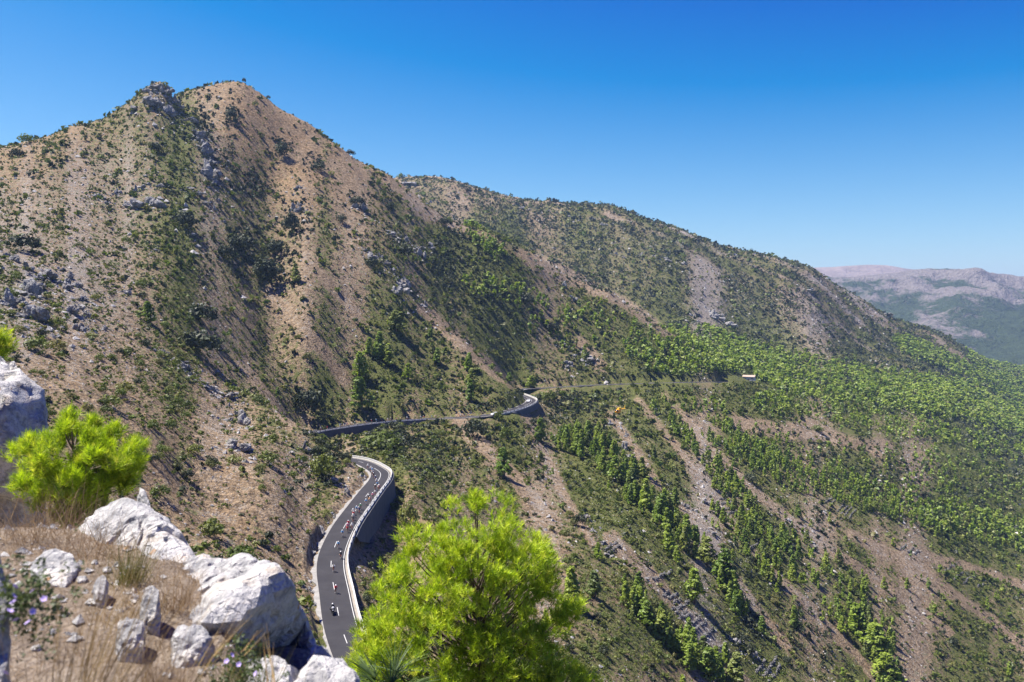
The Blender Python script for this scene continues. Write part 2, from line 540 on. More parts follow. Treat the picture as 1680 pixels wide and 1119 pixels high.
def line_field(px, py, lines):
    sh = np.shape(px * np.ones_like(py))
    px, py = np.broadcast_to(px, sh).ravel(), np.broadcast_to(py, sh).ravel()
    f = np.zeros(len(px))
    for pts, w in lines:
        D = np.full(len(px), 1e9)
        for (x0, y0), (x1, y1) in zip(pts[:-1], pts[1:]):
            dx, dy = x1 - x0, y1 - y0
            t = np.clip(((px - x0) * dx + (py - y0) * dy) / (dx * dx + dy * dy), 0, 1)
            D = np.minimum(D, np.hypot(px - x0 - t * dx, py - y0 - t * dy))
        f = np.maximum(f, 1 - sstep(0.5 * w, 1.2 * w, D))
    return f.reshape(sh)
wob = 26 * fbm(XX / (YY * .05), YY / (YY * .05 + 20), 3, 61)
gv = gsamp(GR, PXG[None] + wob, PYN + wob) / 10
rv = gsamp(RK, PXG[None] - wob, PYN + wob) / 10
ov = gsamp(OG, PXG[None] + wob, PYN - wob) / 10
st = streak(XX, YY)
bare = line_field(PXG[None] + wob * .5, PYN + wob * .5, BARE)
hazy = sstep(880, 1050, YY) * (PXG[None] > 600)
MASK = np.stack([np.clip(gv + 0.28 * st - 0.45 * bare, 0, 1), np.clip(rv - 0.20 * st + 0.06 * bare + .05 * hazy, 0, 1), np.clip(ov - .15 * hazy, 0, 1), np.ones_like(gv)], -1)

# ------------------------------------------------------------------ ground material
def ground_material(name):
    t = NT(name)
    at = t.n('ShaderNodeAttribute', attribute_name='cover')
    sep = t.n('ShaderNodeSeparateColor')
    t.l(at.outputs['Color'], sep.inputs[0])
    g, r, o = sep.outputs[0], sep.outputs[1], sep.outputs[2]
    tc = t.n('ShaderNodeTexCoord').outputs['Object']
    n_big = t.noise(tc, 0.05, 5, 0.6)
    n_mid = t.noise(tc, 0.35, 5, 0.65)
    n_fin = t.noise(tc, 1.7, 4, 0.7)
    soil = t.ramp(n_mid, [(0.25, (0.1238, 0.0881, 0.0540)), (0.5, (0.2182, 0.1581, 0.0999)), (0.75, (0.3124, 0.2371, 0.1579))])
    dry = t.ramp(n_mid, [(0.25, (0.1413, 0.0898, 0.0451)), (0.5, (0.2336, 0.1550, 0.0840)), (0.75, (0.3260, 0.2245, 0.1313))])
    om = t.mapr(t.math('ADD', o, t.math('MULTIPLY', t.math('SUBTRACT', n_big, 0.5), 1.2)), 0.35, 0.75)
    base = t.mix(om, soil, dry)
    n_grit = t.noise(tc, 0.6, 5, 0.8)
    base = t.mix(1.0, base, t.mapr(n_grit, 0.36, 0.64, 0.36, 1.62), 'MULTIPLY')  # grain painted in: dark for small herbs and stone shadows, pale for stones
    # stones and bare limestone
    vor = t.n('ShaderNodeTexVoronoi', feature='F1')
    vor.inputs['Scale'].default_value = 1.15
    vor.inputs['Randomness'].default_value = 1.0
    t.l(tc, vor.inputs['Vector'])
    rock = t.ramp(n_fin, [(0.3, (0.1391, 0.1191, 0.0972)), (0.55, (0.2688, 0.2311, 0.1903)), (0.75, (0.3893, 0.3396, 0.2835))])
    rf = t.math('ADD', r, t.math('MULTIPLY', t.math('SUBTRACT', n_mid, 0.5), 1.6))
    rf = t.math('ADD', rf, t.math('MULTIPLY', t.math('SUBTRACT', n_fin, 0.5), 1.3))
    rm = t.mapr(rf, 0.50, 0.70)
    base = t.mix(rm, base, rock)
    stn = t.math('ADD', vor.outputs['Distance'], t.math('MULTIPLY', r, -0.25))
    sm = t.mapr(stn, 0.12, 0.2, 1.0, 0.0)
    base = t.mix(t.math('MULTIPLY', sm, 0.5), base, (0.36, 0.32, 0.28))
    # low green herb between the shrubs
    herb = t.ramp(n_fin, [(0.3, (0.0430, 0.0580, 0.0122)), (0.55, (0.0824, 0.1044, 0.0204)), (0.75, (0.1344, 0.1469, 0.0374))])
    gf = t.math('ADD', g, t.math('MULTIPLY', t.math('SUBTRACT', n_mid, 0.5), 1.5))
    gf = t.math('ADD', gf, t.math('MULTIPLY', t.math('SUBTRACT', n_fin, 0.5), 0.8))
    gm = t.mapr(gf, 0.38, 0.64)
    base = t.mix(t.math('MULTIPLY', gm, 0.85), base, herb)
    bump = t.math('ADD', n_fin, t.math('MULTIPLY', vor.outputs['Distance'], -0.6))
    t.bsdf(base, 0.95, 0.1, t.math('ADD', bump, n_grit), 1.0, 0.7)
    return t.m
M_GROUND = ground_material('hillside_ground')

V = np.stack([XX, YY, ZZ], -1).reshape(-1, 3)
I = np.arange(NY * NPX).reshape(NY, NPX)
Fq = np.stack([I[:-1, :-1], I[:-1, 1:], I[1:, 1:], I[1:, :-1]], -1).reshape(-1, 4)
FOREST_POLY = [(1040,556),(1110,556),(1200,574),(1330,602),(1420,622),(1500,580),(1690,640),(1690,690),(1560,664),(1440,648),(1340,640),(1250,636),(1150,618),(1060,606)]
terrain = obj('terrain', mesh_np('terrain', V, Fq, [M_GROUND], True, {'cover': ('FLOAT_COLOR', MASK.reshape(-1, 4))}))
tag(terrain, 'steep dry limestone hillsides falling to the valley', 'hillside', kind='structure')
# ------------------------------------------------------------------ plain to the horizon and the far ranges
def plain_material():
    t = NT('valley_plain')
    tc = t.n('ShaderNodeTexCoord').outputs['Object']
    a = t.noise(tc, 0.004, 5, 0.65)
    col = t.ramp(a, [(0.35, (0.045, 0.065, 0.025)), (0.5, (0.09, 0.095, 0.05)), (0.65, (0.20, 0.165, 0.115))])
    t.bsdf(col, 0.95, 0.1)
    return t.m
M_PLAIN = plain_material()
bmv, bmf = [], []
NA, rr = 48, [60.0, 400.0, 2600.0, 9000.0, 45000.0]
for r_ in rr:
    for i in range(NA):
        th = 2 * math.pi * i / NA
        bmv.append((r_ * math.cos(th), r_ * math.sin(th), -240.0 if r_ > 300 else -205.0))
for k_ in range(len(rr) - 1):
    for i in range(NA):
        j = (i + 1) % NA
        bmf.append((k_ * NA + i, (k_ + 1) * NA + i, (k_ + 1) * NA + j, k_ * NA + j))
gp = obj('ground', mesh_np('ground', np.array(bmv), np.array(bmf), [M_PLAIN]))
tag(gp, 'flat valley plain beyond the hills', 'plain', kind='structure')

def range_material(name, rock_c, green_c, sc, cover):
    t = NT(name)
    tc = t.n('ShaderNodeTexCoord').outputs['Object']
    a = t.noise(tc, sc, 6, 0.62)
    b = t.noise(tc, sc * 7, 4, 0.7)
    rock = t.ramp(b, [(0.3, tuple(c * 0.62 for c in rock_c)), (0.7, rock_c)])
    green = t.ramp(b, [(0.3, tuple(c * 0.6 for c in green_c)), (0.7, green_c)])
    f = t.math('ADD', a, t.math('MULTIPLY', t.math('SUBTRACT', b, 0.5), 0.35))
    at = t.n('ShaderNodeAttribute', attribute_name='hgt')
    f = t.math('SUBTRACT', f, t.math('MULTIPLY', at.outputs['Fac'], 0.30))
    m = t.mapr(f, cover - 0.05, cover + 0.05)
    t.bsdf(t.mix(m, rock, green), 0.95, 0.1, b, 1.0, 35.0)
    return t.m

def far_range(name, label, prof, Y0, wf, wb, zb, mat, seed, amp, bench=0.0):
    """a range of hills whose crest follows prof (photo column, row) at distance Y0; wf / wb = how far it reaches to the front / back"""
    prof = np.array(prof, float)
    nx, ny = 240, 90
    px = np.linspace(prof[0, 0], prof[-1, 0], nx)
    X = (px - CX) / F * Y0
    crest = -(np.interp(px, prof[:, 0], prof[:, 1]) - HY) / F * Y0
    v = np.linspace(-1, 1, ny)
    V = np.where(v < 0, v * wf, v * wb)
    Xg, Yg = np.meshgrid(X, Y0 + V)
    tt = np.abs(v)[:, None]
    shape = (1 - tt) ** 1.25 * (1 - bench) + bench * (1 - sstep(0.0, 1.0, tt))
    Z = zb + (crest[None] - zb) * shape
    lam = (X[-1] - X[0]) / 6
    n1 = fbm(Xg / lam, Yg / lam, 5, seed)
    n2 = 1 - np.abs(fbm(Xg / (lam * .45), Yg / (lam * .45), 4, seed + 3)) * 2
    env = np.minimum(tt * 6, 1) * (1 - tt) ** .4
    Z = Z + env * amp * (n1 * 1.2 + (n2 - .6) * .7) + amp * 0.05 * fbm(Xg / (lam * .06), Yg / (lam * .06), 3, seed + 5)
    I = np.arange(nx * ny).reshape(ny, nx)
    Fq = np.stack([I[:-1, :-1], I[:-1, 1:], I[1:, 1:], I[1:, :-1]], -1).reshape(-1, 4)
    hg = (Z - zb) / (crest.max() - zb)
    o = obj(name, mesh_np(name, np.stack([Xg, Yg, Z], -1).reshape(-1, 3), Fq, [mat], True, {'hgt': ('FLOAT', hg)}))
    tag(o, label, 'mountain', kind='structure')
    return o
M_RA = range_material('pale_far_range', (0.2565, 0.2023, 0.1775), (0.1115, 0.1098, 0.0796), 0.0011, 0.60)
M_RB = range_material('grey_green_range', (0.2182, 0.1896, 0.1771), (0.0462, 0.0653, 0.0306), 0.0045, 0.29)
far_range('mountain', 'pale bare far mountain range on the skyline', [(1050,520),(1180,480),(1260,452),(1326,438),(1360,437),(1393,434.5),(1423,433),(1453,433.5),(1484,439),(1530,444),(1575,442),(1590,441),(1610,446),(1680,458),(1800,452),(1950,470),(2300,510)], 6900, 1350, 2000, -236, M_RA, 41, 45)
far_range('mountain', 'grey green rocky mountain range behind the valley mouth', [(1080,560),(1200,500),(1290,462),(1350,452),(1393,453),(1440,449),(1469,445),(1514,440),(1560,440.5),(1605,447),(1636,451),(1680,455),(1760,450),(1900,470),(2100,500),(2300,560)], 4700, 1650, 1500, -240, M_RB, 47, 120, 0.5)
# ------------------------------------------------------------------ road
def asphalt():
    t = NT('road_asphalt')
    tc = t.n('ShaderNodeTexCoord').outputs['Object']
    a = t.noise(tc, 0.25, 4, 0.6)
    b = t.noise(tc, 9.0, 3, 0.7)
    c = t.mix(0.45, t.ramp(a, [(0.3, (0.019, 0.018, 0.022)), (0.5, (0.027, 0.026, 0.030)), (0.7, (0.040, 0.038, 0.042))]), t.ramp(b, [(0.3, (0.018, 0.017, 0.020)), (0.7, (0.036, 0.034, 0.038))]))
    t.bsdf(c, 0.85, 0.25, b, 0.3, 0.02)
    return t.m
M_ASPH = asphalt()
def pale_concrete(name, c, var=0.25):
    t = NT(name)
    tc = t.n('ShaderNodeTexCoord').outputs['Object']
    a = t.noise(tc, 0.6, 5, 0.65)
    b = t.noise(tc, 5.0, 3, 0.6)
    k = t.mapr(t.math('ADD', t.math('MULTIPLY', a, .7), t.math('MULTIPLY', b, .3)), 0.3, 0.7, 1 - var, 1 + var * .5)
    t.bsdf(t.mix(1.0, c, k, 'MULTIPLY'), 0.9, 0.2, b, 0.3, 0.03)
    return t.m
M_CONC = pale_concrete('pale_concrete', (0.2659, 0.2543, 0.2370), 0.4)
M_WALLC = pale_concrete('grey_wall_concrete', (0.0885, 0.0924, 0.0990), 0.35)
M_VERGE = pale_concrete('dusty_verge', (0.2550, 0.2295, 0.1997), 0.35)
M_WHITE = simple_mat('white_road_paint', (0.4335, 0.4335, 0.4219), 0.7, 0.3, 0, 0.1, 3.0)
M_RAIL = simple_mat('white_barrier_paint', (0.5610, 0.5567, 0.5355), 0.6, 0.4, 0, 0.15, 2.0)
M_DARK = simple_mat('dark_steel', (0.03, 0.03, 0.032), 0.5, 0.4)

def ribbon(name, i0, i1, lat0, lat1, dz, mat, parent=None, step=1, thick=0.0, ragged=0.0):
    """strip along the road between two lateral offsets, optionally with depth"""
    ids = np.arange(i0, min(i1, len(RC) - 1) + 1, step)
    c, n = RC[ids], NR[ids]
    jag = ragged * (vnoise(ids * 0.37, ids * 0.0, 5) + 0.6 * vnoise(ids * 1.3, ids * 0.0, 6))[:, None] if ragged else 0.0
    def line(lat, z):
        lt = lat + (jag[:, 0] if ragged and lat == lat0 else 0.0)
        return np.stack([c[:, 0] + n[:, 0] * lt, c[:, 1] + n[:, 1] * lt, c[:, 2] + z], 1)
    m = len(ids)
    if thick == 0:
        V = np.vstack([line(lat0, dz), line(lat1, dz)])
        a = np.arange(m - 1)
        Fq = np.stack([a, a + m, a + m + 1, a + 1], 1)
    else:
        V = np.vstack([line(lat0, dz - thick), line(lat0, dz), line(lat1, dz), line(lat1, dz - thick)])
        Fs = []
        a = np.arange(m - 1)
        for q in range(4):
            b, d = q * m, ((q + 1) % 4) * m
            Fs.append(np.stack([a + b, a + d, a + d + 1, a + b + 1], 1))
        Fs.append(np.array([[0, m, 2 * m, 3 * m], [m - 1, 4 * m - 1, 3 * m - 1, 2 * m - 1]]))
        Fq = np.vstack(Fs)
    return obj(name, mesh_np(name, V, Fq, [mat]), parent)

NRD = len(RC)
road = ribbon('road', 0, NRD - 1, -HALF, HALF, 0.0, M_ASPH)
tag(road, 'winding asphalt mountain road', 'road', kind='structure')
ribbon('edge_line', 0, NRD - 1, HALF - 0.34, HALF - 0.22, 0.006, M_WHITE, road)
# which stretch of the road is which (by distance from the camera along its line)
def idx_at(Y, after=0):
    k = np.nonzero(RC[after:, 1] >= Y)[0]
    return after + int(k[0])
I_BEND = idx_at(245)            # outer bend above the retaining wall
I_GUL = idx_at(290, I_BEND)     # slips behind the rib
I_UP = idx_at(384, I_GUL)       # comes back as the upper stretch
I_FAR = idx_at(470, I_UP)       # the far bend
for s in range(int(0.18 * I_BEND), NRD - 8, 13):
    if I_BEND - 6 < s < I_BEND + 16 or I_FAR < s < I_FAR + 60:
        continue
    ribbon('centre_dash', s, s + 4, -0.06, 0.06, 0.007, M_WHITE, road)
ribbon('centre_line', I_BEND - 6, I_BEND + 17, -0.07, 0.07, 0.007, M_WHITE, road)
ribbon('centre_line', I_FAR, I_FAR + 60, -0.07, 0.07, 0.007, M_WHITE, road)
# concrete gutter on the hill side; ragged outer edge imitates the rock cut's shadows
gut = ribbon('gutter', 20, NRD - 1, -HALF - 0.70, -HALF - 0.02, 0.03, M_CONC, None, 1, 0.3, 0.42)
tag(gut, 'pale concrete gutter along the hill side of the road', 'gutter', kind='structure')
ver = ribbon('verge', 20, NRD - 1, HALF + 0.02, HALF + 0.80, 0.05, M_VERGE, None, 1, 0.5)
tag(ver, 'pale concrete verge along the valley side of the road', 'verge', kind='structure')

def barrier(label, i0, i1, lat, top=0.82):
    root = empty('roadside_barrier', (0, 0, 0))
    ribbon('rail', i0, i1, lat - 0.05, lat + 0.05, top, M_RAIL, root, 1, top * 0.4)
    ribbon('base_beam', i0, i1, lat - 0.09, lat + 0.16, top * .39, M_RAIL, root, 1, top * .33)
    pm = None
    for i in range(i0 + 1, i1, 4):
        c = RC[i]
        if pm is None:
            bm = bmesh.new()
            bmesh.ops.create_cube(bm, size=1, matrix=Matrix.Diagonal((0.14, 0.16, 1.0, 1)))
            pm = bpy.data.meshes.new('post'); bm.to_mesh(pm); bm.free()
            pm.materials.append(M_DARK)
        p = obj('post', pm, root, (c[0] + NR[i, 0] * (lat + 0.2), c[1] + NR[i, 1] * (lat + 0.2), c[2] + 0.42 - .4 * (0.82 - top)))
        p.rotation_euler = (0, 0, math.atan2(TG[i, 1], TG[i, 0]))
    tag(root, label, 'barrier')
    return root
barrier('white roadside barrier on the valley side of the lower road bend', 36, I_GUL - 6, HALF + 0.55)
barrier('pale roadside barrier along the upper stretch of road', I_UP - 6, idx_at(420, I_UP), HALF + 0.55, 0.5)
barrier('white roadside barrier round the hairpin bend of the upper road', idx_at(438, I_UP), I_FAR + 62, HALF + 0.55)

def ret_wall(label, i0, i1, lat, hfun, batter=0.12):
    """battered retaining wall below the valley edge of the road"""
    ids = np.arange(i0, i1 + 1)
    c, n = RC[ids], NR[ids]
    h = np.array([hfun((i - i0) / (i1 - i0)) for i in ids])
    rows = []
    for f, d in ((-0.02, 0.0), (0.0, 0.28), (0.5, 0.28 + 0.5 * batter * 5), (1.0, 0.28 + batter * 5)):
        z = c[:, 2] - np.where(f < 0, 0.0, f * h)
        if f == 0.0: z = c[:, 2] - 0.0
        jit = 0.05 * vnoise(ids * 0.9, np.full(len(ids), f * 7.0), 3)
        rows.append(np.stack([c[:, 0] + n[:, 0] * (lat + d + jit), c[:, 1] + n[:, 1] * (lat + d + jit), z + 0.04], 1))
    V = np.vstack(rows); m = len(ids)
    a = np.arange(m - 1)
    Fq = np.vstack([np.stack([a + q * m, a + (q + 1) * m, a + (q + 1) * m + 1, a + q * m + 1], 1) for q in range(3)])
    o = obj('retaining_wall', mesh_np('retaining_wall', V, Fq, [M_WALLC]))
    tag(o, label, 'retaining wall', None, 'thing')
    return o
wall_a = idx_at(188)
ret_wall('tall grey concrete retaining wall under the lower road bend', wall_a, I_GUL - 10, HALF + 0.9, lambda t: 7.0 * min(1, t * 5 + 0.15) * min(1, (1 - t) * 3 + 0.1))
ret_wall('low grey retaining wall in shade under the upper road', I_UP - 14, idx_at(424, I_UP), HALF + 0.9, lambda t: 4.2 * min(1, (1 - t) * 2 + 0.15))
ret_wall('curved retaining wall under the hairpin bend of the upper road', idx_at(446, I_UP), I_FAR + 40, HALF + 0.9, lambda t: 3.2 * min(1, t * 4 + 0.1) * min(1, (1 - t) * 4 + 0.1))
# ------------------------------------------------------------------ vegetation
def foliage_mat(name, stops, transl=0.25, nscale=0.5):
    t = NT(name)
    at = t.n('ShaderNodeAttribute', attribute_name='var')
    oi = t.n('ShaderNodeObjectInfo')
    v = t.math('FRACT', t.math('ADD', at.outputs['Fac'], oi.outputs['Random']))
    col = t.ramp(v, stops)
    geo = t.n('ShaderNodeNewGeometry')
    nz = t.noise(geo.outputs['Position'], nscale, 3, 0.6)
    col = t.mix(1.0, col, t.mapr(nz, 0.3, 0.7, 0.72, 1.28), 'MULTIPLY')
    d = t.n('ShaderNodeBsdfDiffuse')
    tr = t.n('ShaderNodeBsdfTranslucent')
    gl = t.n('ShaderNodeBsdfGlossy')
    gl.inputs['Roughness'].default_value = 0.55
    t.l(col, d.inputs['Color'])
    t.l(t.mix(1.0, col, (1.15, 1.2, 0.6), 'MULTIPLY'), tr.inputs['Color'])
    ms = t.n('ShaderNodeMixShader')
    ms.inputs[0].default_value = transl
    t.l(d.outputs[0], ms.inputs[1])
    t.l(tr.outputs[0], ms.inputs[2])
    m2 = t.n('ShaderNodeMixShader')
    m2.inputs[0].default_value = 0.03
    t.l(ms.outputs[0], m2.inputs[1])
    t.l(gl.outputs[0], m2.inputs[2])
    t.l(m2.outputs[0], t.out.inputs['Surface'])
    return t.m
M_SCRUB = foliage_mat('olive_scrub', [(0.0, (0.0704, 0.0972, 0.0185)), (0.3, (0.1030, 0.1342, 0.0237)), (0.55, (0.1331, 0.1573, 0.0317)), (0.75, (0.1631, 0.1777, 0.0436)), (0.88, (0.1760, 0.1620, 0.0594)), (1.0, (0.0815, 0.1037, 0.0297))])
M_OAK = foliage_mat('dark_oak_leaves', [(0.0, (0.0272, 0.0368, 0.0176)), (0.5, (0.0416, 0.0528, 0.0248)), (0.8, (0.0528, 0.0624, 0.0336)), (1.0, (0.0336, 0.0464, 0.0176))], 0.12)
M_BRIGHT = foliage_mat('bright_green_leaves', [(0.0, (0.0729, 0.1121, 0.0156)), (0.5, (0.1073, 0.1480, 0.0218)), (1.0, (0.1373, 0.1615, 0.0273))], 0.3)
M_PINE = foliage_mat('pine_needles', [(0.0, (0.1207, 0.1898, 0.0286)), (0.25, (0.1725, 0.2472, 0.0330)), (0.5, (0.2242, 0.3013, 0.0352)), (0.75, (0.2702, 0.3358, 0.0418)), (0.9, (0.2012, 0.2300, 0.0550)), (1.0, (0.1265, 0.1725, 0.0440))], 0.36)
M_BARK = simple_mat('grey_brown_bark', (0.13, 0.10, 0.08), 0.9, 0.1, 0, 0.3, 4.0)

def leaf_tris(cen, rad, n, size, g, up=0.35, aspect=1.0, jit=0.25):
    """n leaf faces on the skin of each lump: outward faces, a little random"""
    k = len(cen)
    d = g.normal(size=(k, n, 3))
    d[..., 2] += up
    d /= np.linalg.norm(d, axis=-1, keepdims=True)
    rr = np.asarray(rad)[:, None, None] * (0.75 + 0.4 * g.random((k, n, 1)))
    p = (np.asarray(cen)[:, None] + d * rr).reshape(-1, 3)
    nn = d.reshape(-1, 3) + g.normal(size=(k * n, 3)) * jit
    nn /= np.linalg.norm(nn, axis=1, keepdims=True)
    t1 = np.cross(nn, g.normal(size=nn.shape))
    t1 /= np.linalg.norm(t1, axis=1, keepdims=True) + 1e-9
    t2 = np.cross(nn, t1)
    s = (size * (0.6 + 0.8 * g.random((k * n, 1)))) * np.repeat(np.asarray(rad) / np.mean(rad), n)[:, None] ** .5
    V = np.stack([p + t1 * s * aspect, p - t1 * s * 0.5 * aspect + t2 * s * 0.8, p - t1 * s * 0.5 * aspect - t2 * s * 0.8], 1).reshape(-1, 3)
    return V, np.arange(len(V)).reshape(-1, 3)

def shrub_proto(seed, lumps, n, size, flat=0.6, spread=0.36):
    g = np.random.default_rng(seed)
    th = g.random(lumps) * 6.283
    r = np.sqrt(g.random(lumps)) * spread
    c = np.stack([r * np.cos(th), r * np.sin(th), 0.10 + flat * 0.62 * (1 - (r / (spread + .12)) ** 2) * (0.55 + 0.45 * g.random(lumps))], 1)
    rad = 0.10 + 0.10 * g.random(lumps)
    return leaf_tris(c, rad, n, size, g)

def pine_proto(seed, lumps, n, size, wid=0.24, low=0.08):
    """unit-height crown: lumps that thin out upwards, uneven sides"""
    g = np.random.default_rng(seed)
    hgt = low + (0.95 - low) * g.random(lumps) ** 0.85
    lean = g.normal(size=2) * 0.03
    prof = wid * np.clip((1.02 - hgt), 0, 1) ** 0.82 * np.clip((hgt - low + 0.10) / 0.22, 0.35, 1)
    th = g.random(lumps) * 6.283
    rr = prof * (0.55 + 0.45 * np.sqrt(g.random(lumps))) * (0.8 + 0.35 * np.sin(th * 2 + seed))
    c = np.stack([rr * np.cos(th) + lean[0] * hgt, rr * np.sin(th) + lean[1] * hgt, hgt], 1)
    rad = (0.050 + 0.050 * g.random(lumps) * (1.1 - hgt)) * (46.0 / max(lumps, 24)) ** 0.35
    return leaf_tris(c, rad, n, size, g, up=0.7, aspect=1.25, jit=0.35)

def trunk_mesh(name, seed):
    g = np.random.default_rng(seed)
    V, Fs = [], []
    def limb(a, b, r0, r1, k=5, segs=3):
        a, b = np.array(a, float), np.array(b, float)
        base = sum(len(v) for v in V)
        ax = b - a
        u = np.cross(ax, [0.3, 0.9, 0.2]); u /= np.linalg.norm(u)
        w = np.cross(ax, u); w /= np.linalg.norm(w)
        for s in range(segs + 1):
            t = s / segs
            cpt = a + ax * t + g.normal(size=3) * 0.012 * (0 < s < segs)
            r = r0 + (r1 - r0) * t
            an = np.arange(k) * 6.283 / k
            V.append(cpt + r * (np.cos(an)[:, None] * u + np.sin(an)[:, None] * w))
        for s in range(segs):
            for i in range(k):
                j = (i + 1) % k
                Fs.append((base + s * k + i, base + s * k + j, base + (s + 1) * k + j, base + (s + 1) * k + i))
    limb((0, 0, -0.06), (0.01, 0.01, 0.9), 0.032, 0.006, 6, 4)
    for q in range(6):
        h = 0.18 + 0.1 * q
        th = g.random() * 6.28
        l = 0.17 * (1.05 - h)
        limb((0, 0, h), (l * math.cos(th), l * math.sin(th), h + 0.08), 0.012, 0.003, 4, 2)
    return mesh_np(name, np.vstack(V), np.array(Fs), [M_BARK], True)

def with_var(name, VF, mat, val=0.0, smooth=False):
    V, Fc = VF
    return mesh_np(name, V, Fc, [mat], smooth, {'var': ('FLOAT', np.full(len(V), val))})

# where things may stand
def clear_of_road(X, Y, m_hill, m_val):
    ok = np.ones(len(X), bool)
    m_val = m_val * np.where(Y < 330, 1.0, np.where(Y < 540, 1.5, 2.1))
    m = (Y > 75) & (Y < 850) & (X > -180) & (X < 330)
    if m.any():
        _, s = road_near(X[m], Y[m])
        ok[m] = (s < -m_hill) | (s > m_val[m])
    return ok

def scatter(cover_fn, size_fn, n_max, px_rng=(-150, 1830), Y_rng=(95, 2450), seed=1, hid=10.0):
    """points whose crowns cover the share of the ground that cover_fn asks for"""
    g = np.random.default_rng(seed)
    px = g.uniform(*px_rng, 900000)
    lY = g.uniform(math.log(Y_rng[0]), math.log(Y_rng[1]), 900000)
    Y = np.exp(lY)
    py = bil(PYN, px, Y)
    h = bil(HID, px, Y)
    keep = (h < hid) & (py < 1230)
    px, Y, py = px[keep], Y[keep], py[keep]
    X = (px - CX) / F * Y
    s = size_fn(px, py, Y, g)
    cov = cover_fn(px, py, X, Y)
    dens = np.maximum(cov, 0) * Y * Y / F / (0.785 * s * s)
    vol = (px_rng[1] - px_rng[0]) * (math.log(Y_rng[1]) - math.log(Y_rng[0])) / 900000
    lam = dens * vol
    k = min(1.0, n_max / max(lam.sum(), 1))
    acc = g.random(len(px)) < np.minimum(lam * k, 1)
    return px[acc], py[acc], X[acc], Y[acc], s[acc], lam.sum()

# pine stands: (points of the line, half width px, density, crown height m)
BANDS = [
 ([(960,725),(1000,760),(1060,820),(1110,860),(1150,910),(1190,960),(1220,1000)], 26, 0.62, 8.5),
 ([(1040,990),(1080,1030),(1130,1075),(1180,1110)], 24, 0.5, 6.5),
 ([(1060,640),(1110,690),(1160,740),(1200,800),(1230,860)], 26, 0.34, 6.5),
 ([(1090,640),(1150,660),(1200,700)], 22, 0.3, 6.5),
 ([(1300,770),(1370,800),(1440,820),(1520,850),(1600,860),(1690,885)], 30, 0.62, 6.5),
 ([(1210,735),(1260,760),(1310,790)], 24, 0.45, 6.5),
 ([(1290,900),(1340,950),(1390,1000),(1420,1050),(1440,1110)], 55, 0.34, 7.0),
 ([(1400,1020),(1430,1060),(1440,1119)], 30, 0.5, 7.5),
 ([(1190,850),(1240,900),(1290,960)], 26, 0.30, 7.0),
 ([(1250,660),(1330,672),(1430,690),(1560,715),(1690,745)], 20, 0.28, 6.5),
 ([(1480,940),(1560,960),(1680,1000)], 60, 0.03, 6.5),
 ([(1250,720),(1400,760),(1680,800)], 50, 0.08, 6.0),
 ([(770,378),(795,398),(818,420)], 14, 0.55, 7.5),
 ([(780,470),(830,480),(880,500)], 22, 0.2, 6.5),
 ([(880,540),(930,560),(980,575)], 22, 0.16, 7.5),
 ([(1040,575),(1080,600),(1120,612),(1160,618)], 22, 0.75, 8.0),
 ([(1000,545),(1060,565),(1110,585)], 18, 0.4, 7.0),
 ([(930,520),(1000,520),(1060,550)], 22, 0.22, 7.0),
 ([(860,690),(900,705),(930,730)], 16, 0.25, 7.0),
 ([(560,770),(680,830)], 14, 0.04, 6.0),
 ([(1100,560),(1180,590),(1250,612),(1340,632),(1440,645),(1560,662),(1690,690)], 30, 0.92, 7.5),
 ([(1160,560),(1240,590),(1330,605),(1420,628),(1560,645),(1690,668)], 26, 0.85, 7.0),
 ([(1480,565),(1540,590),(1600,612),(1690,645)], 16, 0.85, 7.0),
 ([(1600,580),(1690,612)], 16, 0.6, 7.0),
 ([(1040,540),(1120,556),(1200,572)], 10, 0.4, 6.5),
]
def band_field(px, py):
    best = np.zeros(len(px)); hh = np.full(len(px), 7.0)
    for pts, w, d, h in BANDS:
        D = np.full(len(px), 1e9)
        for (x0, y0), (x1, y1) in zip(pts[:-1], pts[1:]):
            dx, dy = x1 - x0, y1 - y0
            t = np.clip(((px - x0) * dx + (py - y0) * dy) / (dx * dx + dy * dy), 0, 1)
            D = np.minimum(D, np.hypot(px - x0 - t * dx, py - y0 - t * dy))
        f = d * (1 - sstep(0.55 * w, 1.1 * w, D))
        m = f > best
        best[m] = f[m]; hh[m] = h
    return best, hh
def pine_size(px, py, Y, g):
    _, hh = band_field(px, py)
    return hh * g.uniform(0.55, 1.3, len(px)) * 0.52 * np.clip(Y / 800, 1.0, 1.9)      # crown width
def pine_cover(px, py, X, Y):
    b, _ = band_field(px, py)
    kk_ = np.clip(Y / 500, .8, 3)
    c = b * np.clip(1.0 + 0.8 * streak(X, Y, 15) + 1.1 * fbm(X / (45 * kk_), Y / (45 * kk_), 3, 115), 0.06, 1.5)
    c = (c + 0.004 * (px > 880) * (py > 560)) * (1 - .8 * line_field(px, py, BARE))
    c = np.where(clear_of_road(X, Y, 6.0, 15.0), c, 0)
    # no trees round the houses
    c = np.where((np.hypot((px - 1222), (py - 619) * 1.4) < 17), 0, c)
    return np.where((px < 850) & (py > 640), 0, c)
ppx, ppy, pX, pY, pS, _n1 = scatter(pine_cover, pine_size, 15500, seed=3, Y_rng=(120, 2450), hid=8)
pH = pS / 0.52 * np.clip(1.0 / np.clip(pY / 800, 1, 1.9), .66, 1)

